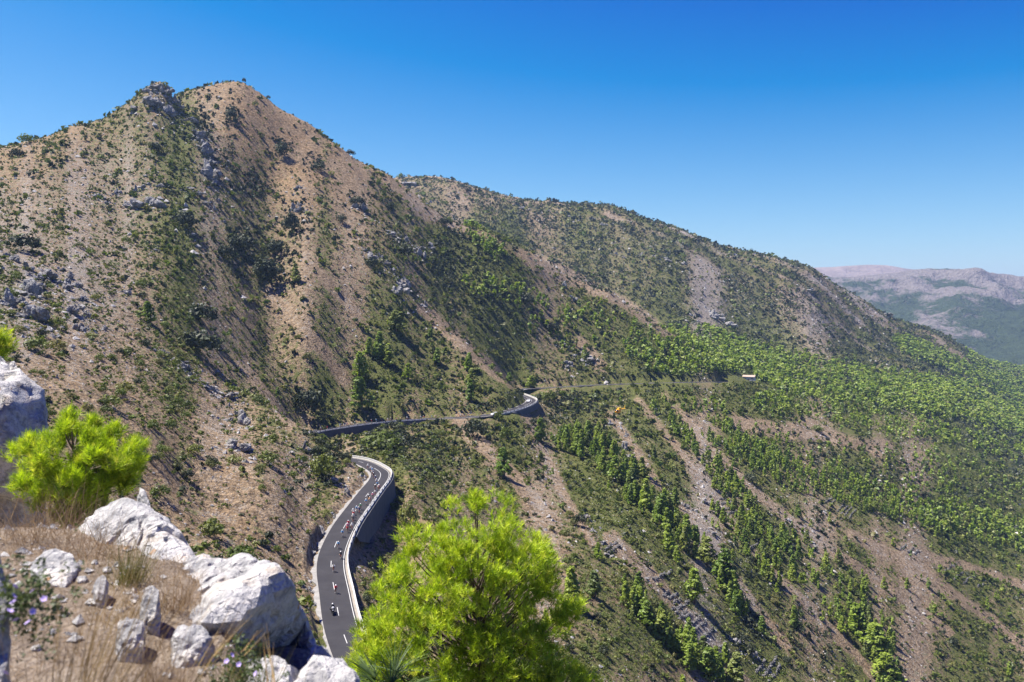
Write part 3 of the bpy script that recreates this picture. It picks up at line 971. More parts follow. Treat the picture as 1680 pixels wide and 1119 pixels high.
# pines that can be told apart in the photograph: base column, base row, height px, width px
HAND_PINES = [(650,544,36,36),(622,587,44,25),(605,581,28,18),(636,599,36,25),(590,621,46,28),(593,672,56,36),(669,625,30,18),(716,597,28,18),(768,606,28,22),(772,633,30,22),(772,659,38,22),
 (486,463,32,19),(827,783,50,33),(886,723,38,22),(246,531,38,24),(940,998,70,44),(976,982,48,30),(1250,1040,30,20),(706,552,14,12),(455,650,16,12),(930,730,34,18),(946,745,34,20),(870,635,20,18),(835,628,18,14),(1165,1118,60,40),(1205,1125,56,44),(1085,1050,44,36),(1120,1085,46,38),(1060,1030,46,30),(1410,1045,56,46),(1436,1080,60,52),(1455,1125,56,50),(1140,990,60,36),(1190,965,66,40),(1160,930,50,34),(1085,860,52,32),(1060,835,50,30),(1035,815,48,26),(1010,790,44,24),(1098,905,46,30),(1125,890,48,26)]
hx, hy_, hX, hY, hS, hH = [], [], [], [], [], []
for (bx, by, hp, wp) in HAND_PINES:
    X_, Y_, Z_ = ground_at(bx, by)
    hx.append(bx); hy_.append(by); hX.append(X_); hY.append(Y_); hS.append(wp * Y_ / F); hH.append(hp * Y_ / F)
ppx = np.concatenate([hx, ppx]); ppy = np.concatenate([hy_, ppy]); pX = np.concatenate([hX, pX]); pY = np.concatenate([hY, pY])
pS = np.concatenate([hS, pS]); pH = np.concatenate([hH, pH])
pZ = height(pX, pY)
app = pH / pY * F + np.where(np.arange(len(pH)) < len(HAND_PINES), 1000, 0)
# only those inside the frame count among the individuals
inside = (ppx > 5) & (ppx < 1675) & (ppy < 1150)
order = np.argsort(-np.where(inside, app, app - 5000))
N_IND = 300
ind_p, rest_p = order[:N_IND], order[N_IND:]

PINE_CROWNS = [with_var('crown', pine_proto(100 + q, 84, 14, 0.034, 0.23 + 0.03 * (q % 3), 0.05 + 0.04 * (q % 3)), M_PINE) for q in range(9)]
PINE_TRUNKS = [trunk_mesh('trunk', 50 + q) for q in range(3)]

# landmarks that a label can lean on (photo column, row, phrase)
LMK = [(255,150,'rocky summit'),(400,140,'brown rounded summit'),(330,250,'grey rock spur below the summit'),(240,320,'dark cliff on the upper slope'),(45,480,'white outcrop above the near crag'),(325,560,'broad dark bush on the brown slope'),(420,425,'dark oak thicket on the main slope'),(665,455,'shaded crag on the main slope'),(620,620,'pine group above the upper road'),(770,640,'pine pair above the upper road'),
 (385,695,'twin crags above the lower road'),(540,780,'pale rock above the lower bend'),(640,790,'lower road bend'),(520,706,'place where the upper road reappears'),(700,690,'middle of the upper road'),(878,655,'hairpin bend'),(1017,671,'orange helicopter'),(1110,880,'thickest part of the pine belt'),(1070,760,'upper part of the pine belt'),(1290,950,'open scrub between the pine belts'),(1140,700,'loose pines beside the helicopter'),(1330,790,'start of the second pine belt'),(1460,825,'middle of the second pine belt'),(1075,600,'pines behind the far road'),(980,628,'pale kink of the far road'),(1110,628,'far end of the road'),(826,765,'lone round pine below the upper road'),(1025,720,'grey crag below the helicopter'),(1222,619,'white house in the forest'),(1390,838,'ribbed terraces on the lower slope'),(1170,1010,'stone terraces at the bottom'),(1670,877,'half hidden white house'),(1180,520,'grey scree patch on the far mountain'),(700,296,'dark cliff on the far summit'),(1330,440,'shoulder of the far mountain'),(1440,1070,'dense pine clump by the lower frame edge'),(1260,1100,'long terrace walls by the lower frame edge'),(900,900,'rubble slope beside the big pine'),(60,700,'near crag'),(800,395,'pines on the shoulder of the main mountain'),(1550,700,'bare patch beyond the pine belt'),(1600,1050,'scrubby lower corner'),(560,900,'near stretch of road')]
_U = ['', 'first', 'second', 'third', 'fourth', 'fifth', 'sixth', 'seventh', 'eighth', 'ninth', 'tenth', 'eleventh', 'twelfth', 'thirteenth', 'fourteenth', 'fifteenth', 'sixteenth', 'seventeenth', 'eighteenth', 'nineteenth']
_T = {2: ('twenty', 'twentieth'), 3: ('thirty', 'thirtieth'), 4: ('forty', 'fortieth'), 5: ('fifty', 'fiftieth'), 6: ('sixty', 'sixtieth'), 7: ('seventy', 'seventieth'), 8: ('eighty', 'eightieth'), 9: ('ninety', 'ninetieth')}
def ordinal(n):
    if n < 20: return _U[n]
    t, u = divmod(n, 10)
    return _T[t][1] if u == 0 else _T[t][0] + '-' + _U[u]
def place_labels(px, py, nouns):
    """unique wording: how close each one stands to its landmark, counted among its own kind"""
    L = np.array([(a, b) for a, b, _ in LMK], float)
    D = np.hypot(px[:, None] - L[None, :, 0], py[:, None] - L[None, :, 1])
    own = D.argmin(1)
    out = [None] * len(px)
    for li in range(len(L)):
        m = np.nonzero(own == li)[0]
        m = m[np.argsort(D[m, li])]
        for r, i in enumerate(m):
            side = ('above' if py[i] < L[li, 1] else 'below')
            o = 'nearest' if r == 0 else ordinal(min(r + 1, 99)) + ' nearest'
            out[i] = f'{nouns[i]} {side} the {LMK[li][2]}, {o}'
    return out
nn = []
for i in ind_p:
    w = pS[i] / pH[i]
    nn.append(('slim' if w < 0.42 else 'full' if w < 0.62 else 'round') + ' green pine')
labs = place_labels(ppx[ind_p], ppy[ind_p], nn)
for q, i in enumerate(ind_p):
    e = empty('pine_tree', (pX[i], pY[i], pZ[i] - 0.15), float(rng.random() * 6.28))
    wsc = pS[i] / 0.46
    e.scale = (wsc, wsc, pH[i])
    obj('trunk', PINE_TRUNKS[q % 3], e)
    obj('crown', PINE_CROWNS[int(rng.integers(9))], e)
    tag(e, labs[q], 'pine', 'pines standing on the slopes')

def merge(name, protos, X, Y, Z, SXY, SZ, mat, seed, varspan=1.0):
    """many small plants or stones as one mesh"""
    g = np.random.default_rng(seed)
    which = g.integers(len(protos), size=len(X))
    Vs, Fs, As, base = [], [], [], 0
    for p, (pv, pf) in enumerate(protos):
        m = np.nonzero(which == p)[0]
        if not len(m):
            continue
        th = g.random(len(m)) * 6.283
        c, s = np.cos(th)[:, None], np.sin(th)[:, None]
        vx = (pv[None, :, 0] * c - pv[None, :, 1] * s) * SXY[m][:, None] + X[m][:, None]
        vy = (pv[None, :, 0] * s + pv[None, :, 1] * c) * SXY[m][:, None] + Y[m][:, None]
        vz = pv[None, :, 2] * SZ[m][:, None] + Z[m][:, None]
        Vs.append(np.stack([vx, vy, vz], -1).reshape(-1, 3))
        n = len(pv)
        Fs.append((pf[None] + (np.arange(len(m)) * n)[:, None, None] + base).reshape(-1, pf.shape[1]))
        As.append(np.repeat(g.random(len(m)) * varspan, n))
        base += n * len(m)
    return obj(name, mesh_np(name, np.vstack(Vs), np.vstack(Fs), [mat], False, {'var': ('FLOAT', np.concatenate(As))}))

near = rest_p[pY[rest_p] < 620]
far = rest_p[pY[rest_p] >= 620]
PR_N = [pine_proto(300 + q, 16, 5, 0.085, 0.24) for q in range(5)]
PR_F = [pine_proto(320 + q, 6, 3, 0.17, 0.24) for q in range(5)]
if len(near):
    o = merge('pine_wood', PR_N, pX[near], pY[near], pZ[near] - .2, pS[near] / .46, pH[near], M_PINE, 4)
    tag(o, 'smaller pines thinly spread over the lower slopes', 'pines', kind='stuff')
if len(far):
    o = merge('pine_forest', PR_F, pX[far], pY[far], pZ[far] - .3, pS[far] / .46, pH[far], M_PINE, 5)
    tag(o, 'far green pine forest along the foot of the mountain', 'forest', kind='stuff')
print('pines', len(pX), _n1, len(near), len(far))

# ------------------------------------------------------------------ shrubs
def dark_field(px, py):
    """oak scrub: dark thickets as ellipses (x, y, rx, ry, strength)"""
    f = np.zeros(len(px))
    for x, y, rx, ry, s in [(325,215,22,60,.7),(350,270,28,40,.6),(380,190,14,26,.5),(410,300,30,26,.5),(310,360,26,30,.45),(400,415,70,32,.7),(445,440,34,26,.6),(460,240,20,16,.5),(600,330,30,20,.3),(520,270,24,12,.4),(480,370,24,30,.5),(760,430,70,45,.75),(800,500,60,40,.6),(720,440,30,40,.5),(690,690,60,22,.5),(650,720,60,22,.6),(780,705,40,20,.6),(720,740,60,30,.3),(920,660,60,22,.6),(880,690,26,30,.5),(540,750,30,40,.5),(500,650,30,20,.5),(700,600,60,30,.3),(980,600,60,26,.3),(1350,740,80,24,.3),(1430,780,90,20,.45),(1600,800,80,24,.45),(1330,870,60,40,.25),(1240,1020,30,40,.5),(1320,1050,36,40,.4),(1220,930,30,30,.4),(1130,780,50,50,.25),(1000,680,40,30,.25),(1600,1060,80,60,.15),(1650,870,50,14,.4),(640,400,40,30,.3),(880,370,60,24,.3),(1000,400,70,30,.3),(1100,430,80,30,.4),(1230,470,80,26,.35),(1300,500,70,24,.4),(930,340,60,12,.3),(790,350,60,30,.35),(1450,560,80,20,.4),(1000,450,60,25,.4)]:
        f = np.maximum(f, s * np.exp(-(((px - x) / rx) ** 2 + ((py - y) / ry) ** 2) * 0.9))
    return f
def shrub_size(px, py, Y, g):
    return (0.75 + 3.0 * g.random(len(px)) ** 2.0) * np.clip((Y / 270.0), 0.8, 6) ** 0.72
def shrub_cover(px, py, X, Y):
    wob = 20 * fbm(X / (Y * .05), Y / (Y * .05 + 20), 2, 71)
    gc = gsamp(GR, px + wob, py + wob) / 10
    c = np.clip(gc * np.where((px > 900) & (py > 680), 0.88, 1.15) - np.where(Y > 950, 0.0, np.where(px < 720, 0.06, 0.12)) + 0.45 * streak(X, Y), 0.04, 0.95)
    c = c * (1 - 0.85 * line_field(px + wob * .5, py + wob * .5, BARE))
    return np.where(clear_of_road(X, Y, 5.0, 4.9), c, 0)
spx, spy, sX, sY, sS, _n2 = scatter(shrub_cover, shrub_size, 108000, seed=8)
def dark_size(px, py, Y, g):
    return g.uniform(1.6, 3.8, len(px)) * np.clip(Y / 500, 0.8, 3) ** .5
def dark_cover(px, py, X, Y):
    c = dark_field(px, py) * np.clip(1 + 1.2 * streak(X, Y, 25), 0, 1.4)
    c = c + 0.010
    return np.where(clear_of_road(X, Y, 6.0, 7.0), c, 0)
dpx, dpy, dX, dY, dS, _n3 = scatter(dark_cover, dark_size, 9000, seed=9)
# dark bushes added above the upper and far road to mimic the shaded bank
bk = np.arange(I_UP + 10, NRD - 10, 3)
bk = bk[(rng.random(len(bk)) < .75)]
lt = -(HALF + 2.6 + 2.2 * rng.random(len(bk)))
bX, bY = RC[bk, 0] + NR[bk, 0] * lt, RC[bk, 1] + NR[bk, 1] * lt
dX, dY = np.concatenate([dX, bX]), np.concatenate([dY, bY])
dS = np.concatenate([dS, rng.uniform(1.6, 3.4, len(bk))])
dpx = np.concatenate([dpx, bX / bY * F + CX]); dpy = np.concatenate([dpy, HY - RC[bk, 2] / bY * F])
# single bushes that can be told apart: centre column, row of the base, width px, height px, kind (0 olive, 1 dark, 2 bright)
HAND_SHRUBS = [(332,532,52,36,1),(325,580,80,40,1),(40,412,52,30,1),(436,462,60,38,1),(396,412,46,30,1),(452,418,38,26,1),(372,425,34,26,1),(505,672,50,38,1),(780,718,42,36,1),(586,338,28,18,1),(530,785,46,46,0),(628,735,72,30,0),(478,382,30,36,1),(462,256,28,22,1),(380,200,22,24,1),(524,280,24,14,1),(304,375,32,30,1),(255,250,20,18,1),(44,236,30,18,2),(28,258,24,16,1),(180,668,40,22,0),(220,728,34,20,0),(345,880,48,30,0),(262,815,36,22,0),(90,538,34,22,0),(95,575,36,20,0),(320,745,30,18,0),(438,760,40,22,0),(60,575,40,24,0),(150,555,22,12,0),(205,645,40,20,0),(385,760,30,16,0),(395,925,60,34,2),(455,905,14,12,2),(430,805,16,12,0),(670,865,40,44,0),(505,590,18,14,0),(610,440,26,18,1),(560,365,20,14,1),(640,345,18,14,1),(665,420,30,20,1),(728,370,20,16,1),(865,500,26,20,1),(905,545,30,18,1),(950,862,26,20,1),(1215,1055,24,18,1),(1232,1075,24,20,1),(400,131,7,9,1),(288,178,8,8,1),(250,134,7,5,1),(440,155,8,6,1),(575,240,16,10,1),(1520,820,20,14,1),(1340,708,26,12,0),(820,690,20,20,0),(830,720,26,22,0),(900,660,24,24,0),(1060,780,22,16,0),(1230,790,26,14,1)]
kx = [h[0] for h in HAND_SHRUBS]
HX = []
for (bx, by, wp, hp, kd) in HAND_SHRUBS:
    X_, Y_, Z_ = ground_at(bx, by)
    HX.append((bx, by, X_, Y_, wp * Y_ / F, hp * Y_ / F, kd))
HX = np.array(HX, float)
g2 = np.random.default_rng(77)
kind_s = np.where(g2.random(len(spx)) < np.where(dark_field(spx, spy) > .3, .45, np.where(sY > 950, .62, .1)), 1, np.where(g2.random(len(spx)) < 0.11, 2, 0))
A_px = np.concatenate([HX[:, 0], spx, dpx]); A_py = np.concatenate([HX[:, 1], spy, dpy])
A_X = np.concatenate([HX[:, 2], sX, dX]); A_Y = np.concatenate([HX[:, 3], sY, dY])
A_S = np.concatenate([HX[:, 4], sS, dS])
A_H = np.concatenate([HX[:, 5], sS * g2.uniform(.5, .8, len(sS)), dS * g2.uniform(.6, .85, len(dS))])
A_K = np.concatenate([HX[:, 6], kind_s, np.ones(len(dS))]).astype(int)
A_Z = height(A_X, A_Y)
appS = A_S / A_Y * F + np.where(np.arange(len(A_S)) < len(HX), 1000, 0)
inside = (A_px > 5) & (A_px < 1675) & (A_py < 1100)
front = (A_py > 790) & (A_px < 520)           # behind the near rocks
order = np.argsort(-np.where(inside & ~front | (np.arange(len(A_S)) < len(HX)), appS, appS - 5000))
ind_s, rest_s = order[:300], order[300:]
KM = [M_SCRUB, M_OAK, M_BRIGHT]
SHR = {kd: [with_var('shrub', shrub_proto(500 + 10 * kd + q, 34 if kd != 1 else 40, 12, 0.052, 0.75 if kd != 1 else 0.85), KM[kd]) for q in range(4)] for kd in range(3)}
KN = ['olive green bush', 'dark oak bush', 'bright green bush']
labs = place_labels(A_px[ind_s], A_py[ind_s], [('big ' if A_S[i] / A_Y[i] * F > 28 else 'broad ' if A_S[i] / A_H[i] > 1.5 else 'rounded ') + KN[A_K[i]] for i in ind_s])
for q, i in enumerate(ind_s):
    o = obj('shrub', SHR[A_K[i]][int(rng.integers(4))], None, (A_X[i], A_Y[i], A_Z[i] - 0.12 * A_H[i]))
    o.rotation_euler = (0, 0, float(rng.random() * 6.28))
    o.scale = (A_S[i] / 0.94, A_S[i] / 0.94, A_H[i] / 0.62)
    tag(o, labs[q], 'bush', 'bushes on the hillsides')
PS_N = [shrub_proto(600 + q, 8, 4, 0.165) for q in range(6)]
PS_M = [shrub_proto(620 + q, 4, 3, 0.25) for q in range(6)]
PS_F = [shrub_proto(640 + q, 4, 2, 0.27) for q in range(6)]
LBL = {0: 'low olive green scrub covering the slopes', 1: 'scattered dark oak scrub over the slopes', 2: 'scattered bright green low bushes over the slopes'}
for kd in range(3):
    for lo, hi, PR, nm in ((0, 330, PS_N, 'near'), (330, 800, PS_M, 'mid'), (800, 9999, PS_F, 'far')):
        m = rest_s[(A_K[rest_s] == kd) & (A_Y[rest_s] >= lo) & (A_Y[rest_s] < hi)]
        if not len(m):
            continue
        o = merge('scrub', PR, A_X[m], A_Y[m], A_Z[m] - 0.1 * A_H[m], A_S[m] / .94, A_H[m] / .62, KM[kd], 90 + kd)
        tag(o, LBL[kd] + {'near': ' close to the road', 'mid': ' of the main mountain', 'far': ' of the far mountain'}[nm], 'scrub', kind='stuff')
print('shrubs', len(A_X), _n2, _n3)
# ------------------------------------------------------------------ limestone
def limestone(name, light=1.0, scale=1.0, lichen=0.5, bdist=0.03, world=False, crack=1.0):
    t = NT(name)
    tc = t.n('ShaderNodeNewGeometry').outputs['Position'] if world else t.n('ShaderNodeTexCoord').outputs['Object']
    a = t.noise(tc, 1.3 * scale, 5, 0.6)
    b = t.noise(tc, 6.0 * scale, 5, 0.65)
    c = t.noise(tc, 26.0 * scale, 4, 0.7)
    L = light
    col = t.ramp(t.math('ADD', t.math('MULTIPLY', a, 0.5), t.math('MULTIPLY', b, 0.5)),
                 [(0.34, (0.13 * L, 0.13 * L, 0.14 * L)), (0.44, (0.30 * L, 0.295 * L, 0.295 * L)), (0.54, (0.56 * L, 0.54 * L, 0.52 * L)), (0.72, (0.70 * L, 0.66 * L, 0.61 * L))])
    col = t.mix(t.mapr(c, 0.54, 0.68, 0, 0.65), col, (0.14 * L, 0.14 * L, 0.15 * L))
    warm = t.noise(tc, 2.2 * scale, 3, 0.5)
    col = t.mix(t.mapr(warm, 0.56, 0.72, 0, 0.5), col, (0.50 * L, 0.38 * L, 0.26 * L))
    v = t.n('ShaderNodeTexVoronoi', feature='F1')
    v.inputs['Scale'].default_value = 2.6 * scale
    t.l(tc, v.inputs['Vector'])
    spot = t.math('MULTIPLY', t.mapr(t.math('ADD', v.outputs['Distance'], t.math('MULTIPLY', b, 0.25)), 0.22, 0.27, 1, 0), t.mapr(a, 0.50, 0.58))
    col = t.mix(t.math('MULTIPLY', spot, lichen), col, (0.42, 0.20, 0.045))
    # cracks: warped cell edges, two sizes
    wv = t.n('ShaderNodeVectorMath', operation='ADD')
    nw = t.n('ShaderNodeTexNoise'); nw.inputs['Scale'].default_value = 3.0 * scale; nw.inputs['Detail'].default_value = 3
    t.l(tc, nw.inputs['Vector'])
    sc_ = t.n('ShaderNodeVectorMath', operation='SCALE'); sc_.inputs['Scale'].default_value = 0.35 / scale
    t.l(nw.outputs['Color'], sc_.inputs[0])
    t.l(tc, wv.inputs[0]); t.l(sc_.outputs[0], wv.inputs[1])
    cracks = None
    for cs, wd in ((0.9, 0.03), (2.6, 0.04)):
        ve = t.n('ShaderNodeTexVoronoi', feature='DISTANCE_TO_EDGE')
        ve.inputs['Scale'].default_value = cs * scale
        t.l(wv.outputs[0], ve.inputs['Vector'])
        k_ = t.mapr(ve.outputs['Distance'], 0.0, wd, 1.0, 0.0)
        cracks = k_ if cracks is None else t.math('MAXIMUM', cracks, t.math('MULTIPLY', k_, 0.6))
    cracks = t.math('MULTIPLY', cracks, t.mapr(b, 0.40, 0.58))
    col = t.mix(t.math('MULTIPLY', cracks, 0.6 * crack), col, (0.10 * L, 0.095 * L, 0.09 * L))
    bump = t.math('SUBTRACT', t.math('ADD', t.math('MULTIPLY', b, 1.3), t.math('MULTIPLY', c, 0.45)), t.math('MULTIPLY', cracks, 1.1 * crack))
    t.bsdf(col, 0.9, 0.15, bump, 1.0, bdist)
    return t.m
M_LIME = limestone('white_limestone', 0.92, 2.6, 0.8, 0.03, False, 0.4)
M_CRAG = limestone('grey_limestone', 0.66, 0.20, 0.12, 0.5, True)

def ico(sub):
    bm = bmesh.new()
    bmesh.ops.create_icosphere(bm, subdivisions=sub, radius=1.0)
    V = np.array([v.co[:] for v in bm.verts])
    Fc = np.array([[v.index for v in f.verts] for f in bm.faces])
    bm.free()
    return V, Fc
ICO = {s: ico(s) for s in (2, 3, 4, 5)}

def planes_of(pts):
    bm = bmesh.new()
    for p in pts:
        bm.verts.new(p)
    bmesh.ops.convex_hull(bm, input=list(bm.verts))
    bmesh.ops.recalc_face_normals(bm, faces=list(bm.faces))
    c = np.mean(pts, axis=0)
    N, D = [], []
    for f in bm.faces:
        n = np.array(f.normal[:]); d = float(np.dot(np.array(f.verts[0].co[:]) - c, n))
        if d < 0: n, d = -n, -d
        N.append(n); D.append(max(d, 1e-4))
    bm.free()
    return c, np.array(N), np.array(D)

def rough_up(V, U, size, seed, amp, crack=0.5):
    q = V / size
    d = fbm3(q * 2.2, 4, seed) * 1.0 + fbm3(q * 7.0, 4, seed + 5) * 0.75
    cr = np.maximum(0, 1 - np.abs(fbm3(q * np.array([3.4, 3.4, 1.6]), 3, seed + 11)) * 14) * 1.8
    cr2 = np.maximum(0, 1 - np.abs(fbm3(q * 8.0, 2, seed + 21)) * 7)
    return V + U * ((d * amp - cr * crack * amp - cr2 * crack * .35 * amp) * size)[:, None]

def hull_rock(name, pts, seed, amp=0.06, sub=5, mat=None, crack=0.6, smooth=True):
    """boulder inside the convex body of the given corner points"""
    pts = np.array(pts, float)
    c, N, D = planes_of(pts)
    U, Fc = ICO[sub]
    dn = U @ N.T
    rr = np.where(dn > 1e-3, D[None] / np.maximum(dn, 1e-3), 1e9)
    r = rr.min(1)
    # fracture facets: planes that shave a little off the body
    g = np.random.default_rng(seed + 500)
    fN = g.normal(size=(70, 3)); fN /= np.linalg.norm(fN, axis=1)[:, None]
    sup = ((U * r[:, None]) @ fN.T).max(0)
    fD = sup * g.uniform(.80, .99, 70)
    dn = U @ fN.T
    r = np.minimum(r, np.where(dn > 1e-3, fD[None] / np.maximum(dn, 1e-3), 1e9).min(1))
    V = U * r[:, None]
    size = float(np.linalg.norm(pts.max(0) - pts.min(0))) * 0.5
    V = rough_up(V, U, size, seed, amp, crack)
    o = obj(name, mesh_np(name, V, Fc, [mat or M_LIME], smooth), None, tuple(c))
    return o

def crag_mesh(name, seed, sub=3, mat=None):
    """outcrop of several broken blocks leaning together, about unit radius"""
    g = np.random.default_rng(seed)
    U, Fc = ICO[sub]
    Vs, Fs, base = [], [], 0
    nb = int(g.integers(6, 10))
    lean = g.normal(size=2) * .35
    for b_ in range(nb):
        N = g.normal(size=(11, 3)); N /= np.linalg.norm(N, axis=1)[:, None]
        D = g.uniform(0.45, 0.95, 11)
        dn = U @ N.T
        r = np.minimum(np.where(dn > 1e-3, D[None] / np.maximum(dn, 1e-3), 9).min(1), 1.05)
        V = rough_up(U * r[:, None], U, 1.0, seed * 7 + b_, 0.15, 0.9)
        rad = math.sqrt(g.random()) * 0.72
        th = g.random() * 6.283
        h = (1 - rad) * g.uniform(.5, 1.05)
        sc = np.array([g.uniform(.22, .42), g.uniform(.22, .42), max(.22, h * .8)])
        V = V * sc
        V[:, :2] += V[:, 2:] * lean * .5
        V += np.array([rad * math.cos(th), rad * math.sin(th), h * .42 - .25])
        Vs.append(V); Fs.append(Fc + base); base += len(V)
    return mesh_np(name, np.vstack(Vs), np.vstack(Fs), [mat or M_CRAG], False)
CRAGS = [crag_mesh('rock_outcrop', 700 + q, 3) for q in range(7)]

# outcrops on the slopes: column, base row, width px, height px, label
OUTC = [(45,522,66,52,'large white limestone outcrop above the near crag'),(42,480,60,40,'upper block of the large white outcrop'),(62,452,52,30,'pale crest of the large white outcrop'),(12,500,50,44,'smaller white outcrop at the frame edge above the near crag'),(100,470,40,40,'broken pale outcrop beside the large white outcrop'),(128,540,30,34,'narrow grey rock rib beside the large white outcrop'),(112,510,28,28,'grey rock above the narrow grey rib'),
 (240,338,70,40,'dark sided cliff on the upper left slope'),(215,336,36,20,'pale end of the cliff on the upper slope'),(325,245,44,40,'grey rock spur below the rocky summit'),(340,285,36,40,'lower half of the grey rock spur'),(318,225,26,24,'top of the grey rock spur'),
 (255,172,46,40,'jagged grey summit rock'),(232,180,34,26,'grey rock left of the summit block'),(275,185,26,34,'grey rock right of the summit block'),(262,150,26,18,'highest rock of the left summit'),
 (486,345,26,36,'thin upright rock on the main slope'),(590,342,30,26,'shaded rock on the right flank'),(612,425,28,36,'broken crag above the main slope pines'),(664,470,46,50,'shaded crag with a leaning tower'),(652,480,36,30,'pale foot of the shaded crag'),(690,420,24,34,'dark rock pair above the shaded crag'),(706,408,22,20,'pale rock beside the dark rock pair'),(697,502,12,26,'small upright rock pillar'),
 (388,695,52,34,'upper of the twin crags above the lower road'),(385,738,56,36,'lower of the twin crags above the lower road'),(372,650,30,16,'pale ledge above the twin crags'),(345,640,40,20,'row of white rocks on the brown slope'),(300,605,26,22,'white rock below the broad dark bush'),(520,770,24,26,'pale rock ledge above the lower bend'),(545,788,30,22,'pale rounded rock above the lower bend'),(500,740,20,26,'thin rock rib beside the lower bend'),
 (640,382,22,16,'small crag on the right flank'),(1026,738,16,40,'grey crag below the helicopter'),(955,585,40,24,'pale scree crag above the far road'),(930,600,30,20,'lower part of the pale scree crag'),(938,492,20,14,'small crag on the shoulder of the main mountain'),(924,468,14,20,'thin crag on the shoulder of the main mountain'),
 (1170,520,40,20,'grey scree rock on the far mountain'),(1190,535,40,18,'lower grey scree rock on the far mountain'),(1325,475,22,10,'small crag on the far mountain shoulder'),(1455,518,26,8,'small crag on the far mountain spur'),(680,303,62,13,'dark cliff on the far summit'),(1155,825,22,14,'pale rubble knoll in the pine belt'),(1205,1055,22,18,'pale rocks above the long terrace walls'),(1232,1072,24,18,'pale rubble beside the stone terraces'),(968,850,20,16,'grey rubble on the slope beside the big pine'),(1060,950,18,10,'pale stones at the upper terrace'),(205,480,18,14,'small grey rock on the stony slope'),(200,410,16,14,'grey stone on the upper stony slope'),(170,540,16,12,'small pale rock on the stony slope'),(165,570,14,10,'lone pale stone on the brown slope'),(90,620,12,10,'small stone near the left shrubs')]
RIBS = [([(308,200),(335,250),(352,305)], 10, 22, 'grey rock spur below the rocky summit'),([(250,565),(300,603),(350,645),(405,690)], 13, 16, 'white rock line above the twin crags'),([(8,420),(60,460),(45,525)], 10, 26, 'white outcrop above the near crag'),([(98,440),(135,500),(142,548)], 9, 20, 'grey rib beside the white outcrop'),
 ([(236,150),(262,142),(292,182)], 9, 20, 'rocky summit'),([(150,325),(200,318),(262,300)], 8, 18, 'upper cliff line'),([(640,378),(692,412)], 6, 16, 'rocks above the shaded crag'),([(596,400),(640,440),(660,470)], 7, 16, 'broken crags of the main slope'),([(470,738),(505,762),(545,790)], 8, 14, 'pale ledge above the lower bend'),([(905,556),(945,580),(975,602)], 8, 14, 'scree crag above the far road'),
 ([(1148,500),(1180,520),(1212,545)], 10, 12, 'grey scree patch of the far mountain'),([(1330,462),(1400,490),(1460,522)], 8, 10, 'far mountain spur'),([(830,335),(900,345),(1000,372)], 9, 12, 'rock band of the far mountain'),([(1000,425),(1060,418),(1125,436)], 8, 12, 'lower rock band of the far mountain'),([(1000,690),(1022,715),(1034,745)], 6, 14, 'crag below the helicopter'),([(1110,820),(1160,860),(1200,900)], 8, 14, 'stony line through the pine belt'),([(955,840),(985,900),(1020,930)], 7, 14, 'rubble slope beside the big pine'),([(1185,1040),(1230,1070),(1260,1100)], 5, 12, 'pale rocks above the long terrace walls'),([(300,300),(340,330),(380,380)], 7, 16, 'stony rib of the main slope'),([(480,310),(500,350)], 4, 16, 'upright rocks of the main slope')]
for pts, n_, sz, nm in RIBS:
    P_ = np.array(pts, float)
    sl = np.concatenate([[0], np.cumsum(np.hypot(*np.diff(P_, axis=0).T))])
    for k_ in range(n_):
        u_ = sl[-1] * (k_ + .5 + random.uniform(-.3, .3)) / n_
        OUTC.append((np.interp(u_, sl, P_[:, 0]) + random.gauss(0, 4), np.interp(u_, sl, P_[:, 1]) + random.gauss(0, 4), sz * random.uniform(.55, 1.3), sz * random.uniform(.4, 1.0), f'pale rock of the {nm}, {ordinal(k_ + 1)} from its top end'))
DEBRIS = []
for q, (bx, by, wp, hp, lab) in enumerate(OUTC):
    X_, Y_, Z_ = ground_at(bx, by)
    w_, h_ = wp * Y_ / F, hp * Y_ / F
    if Y_ < 700: DEBRIS.append((X_, Y_, w_))
    o = obj('rock_outcrop', CRAGS[q % 7], None, (X_, Y_ + w_ * 0.15, Z_ + h_ * 0.10))
    o.scale = (w_ * 0.60, w_ * 0.55, h_ * 0.85)
    o.rotation_euler = (random.uniform(-.25, .25), random.uniform(-.25, .25), random.uniform(0, 6.28))
    # keep the footprint when turned: near square base
    tag(o, lab, 'rock', 'limestone outcrops on the hillsides')

# rock cut on the hill side of the lower and upper road
cuts = list(range(idx_at(150), I_BEND + 8, 6)) + list(range(idx_at(428, I_UP), I_FAR + 8, 6))
side_words = ['lower', 'upper']
nlo = nup = 0
for q, i in enumerate(cuts):
    c = RC[i]
    up = i > I_GUL
    if up: nup += 1
    else: nlo += 1
    lat = -(HALF + 2.2 + random.uniform(0, .9))
    X_, Y_ = c[0] + NR[i, 0] * lat, c[1] + NR[i, 1] * lat
    o = obj('cut_rock', CRAGS[(q * 3) % 7], None, (X_, Y_, c[2] + random.uniform(.1, .5)))
    s_ = random.uniform(1.6, 2.6)
    o.scale = (s_ * random.uniform(.8, 1.1), s_ * 1.25, s_ * random.uniform(.9, 1.5))
    o.rotation_euler = (0, 0, math.atan2(TG[i, 1], TG[i, 0]) + random.uniform(-1.2, -2.0))
    tag(o, f'rough grey rock in the {"upper" if up else "lower"} road cutting, {ordinal(nup if up else nlo)} from its near end', 'rock', 'rocks of the road cuttings')

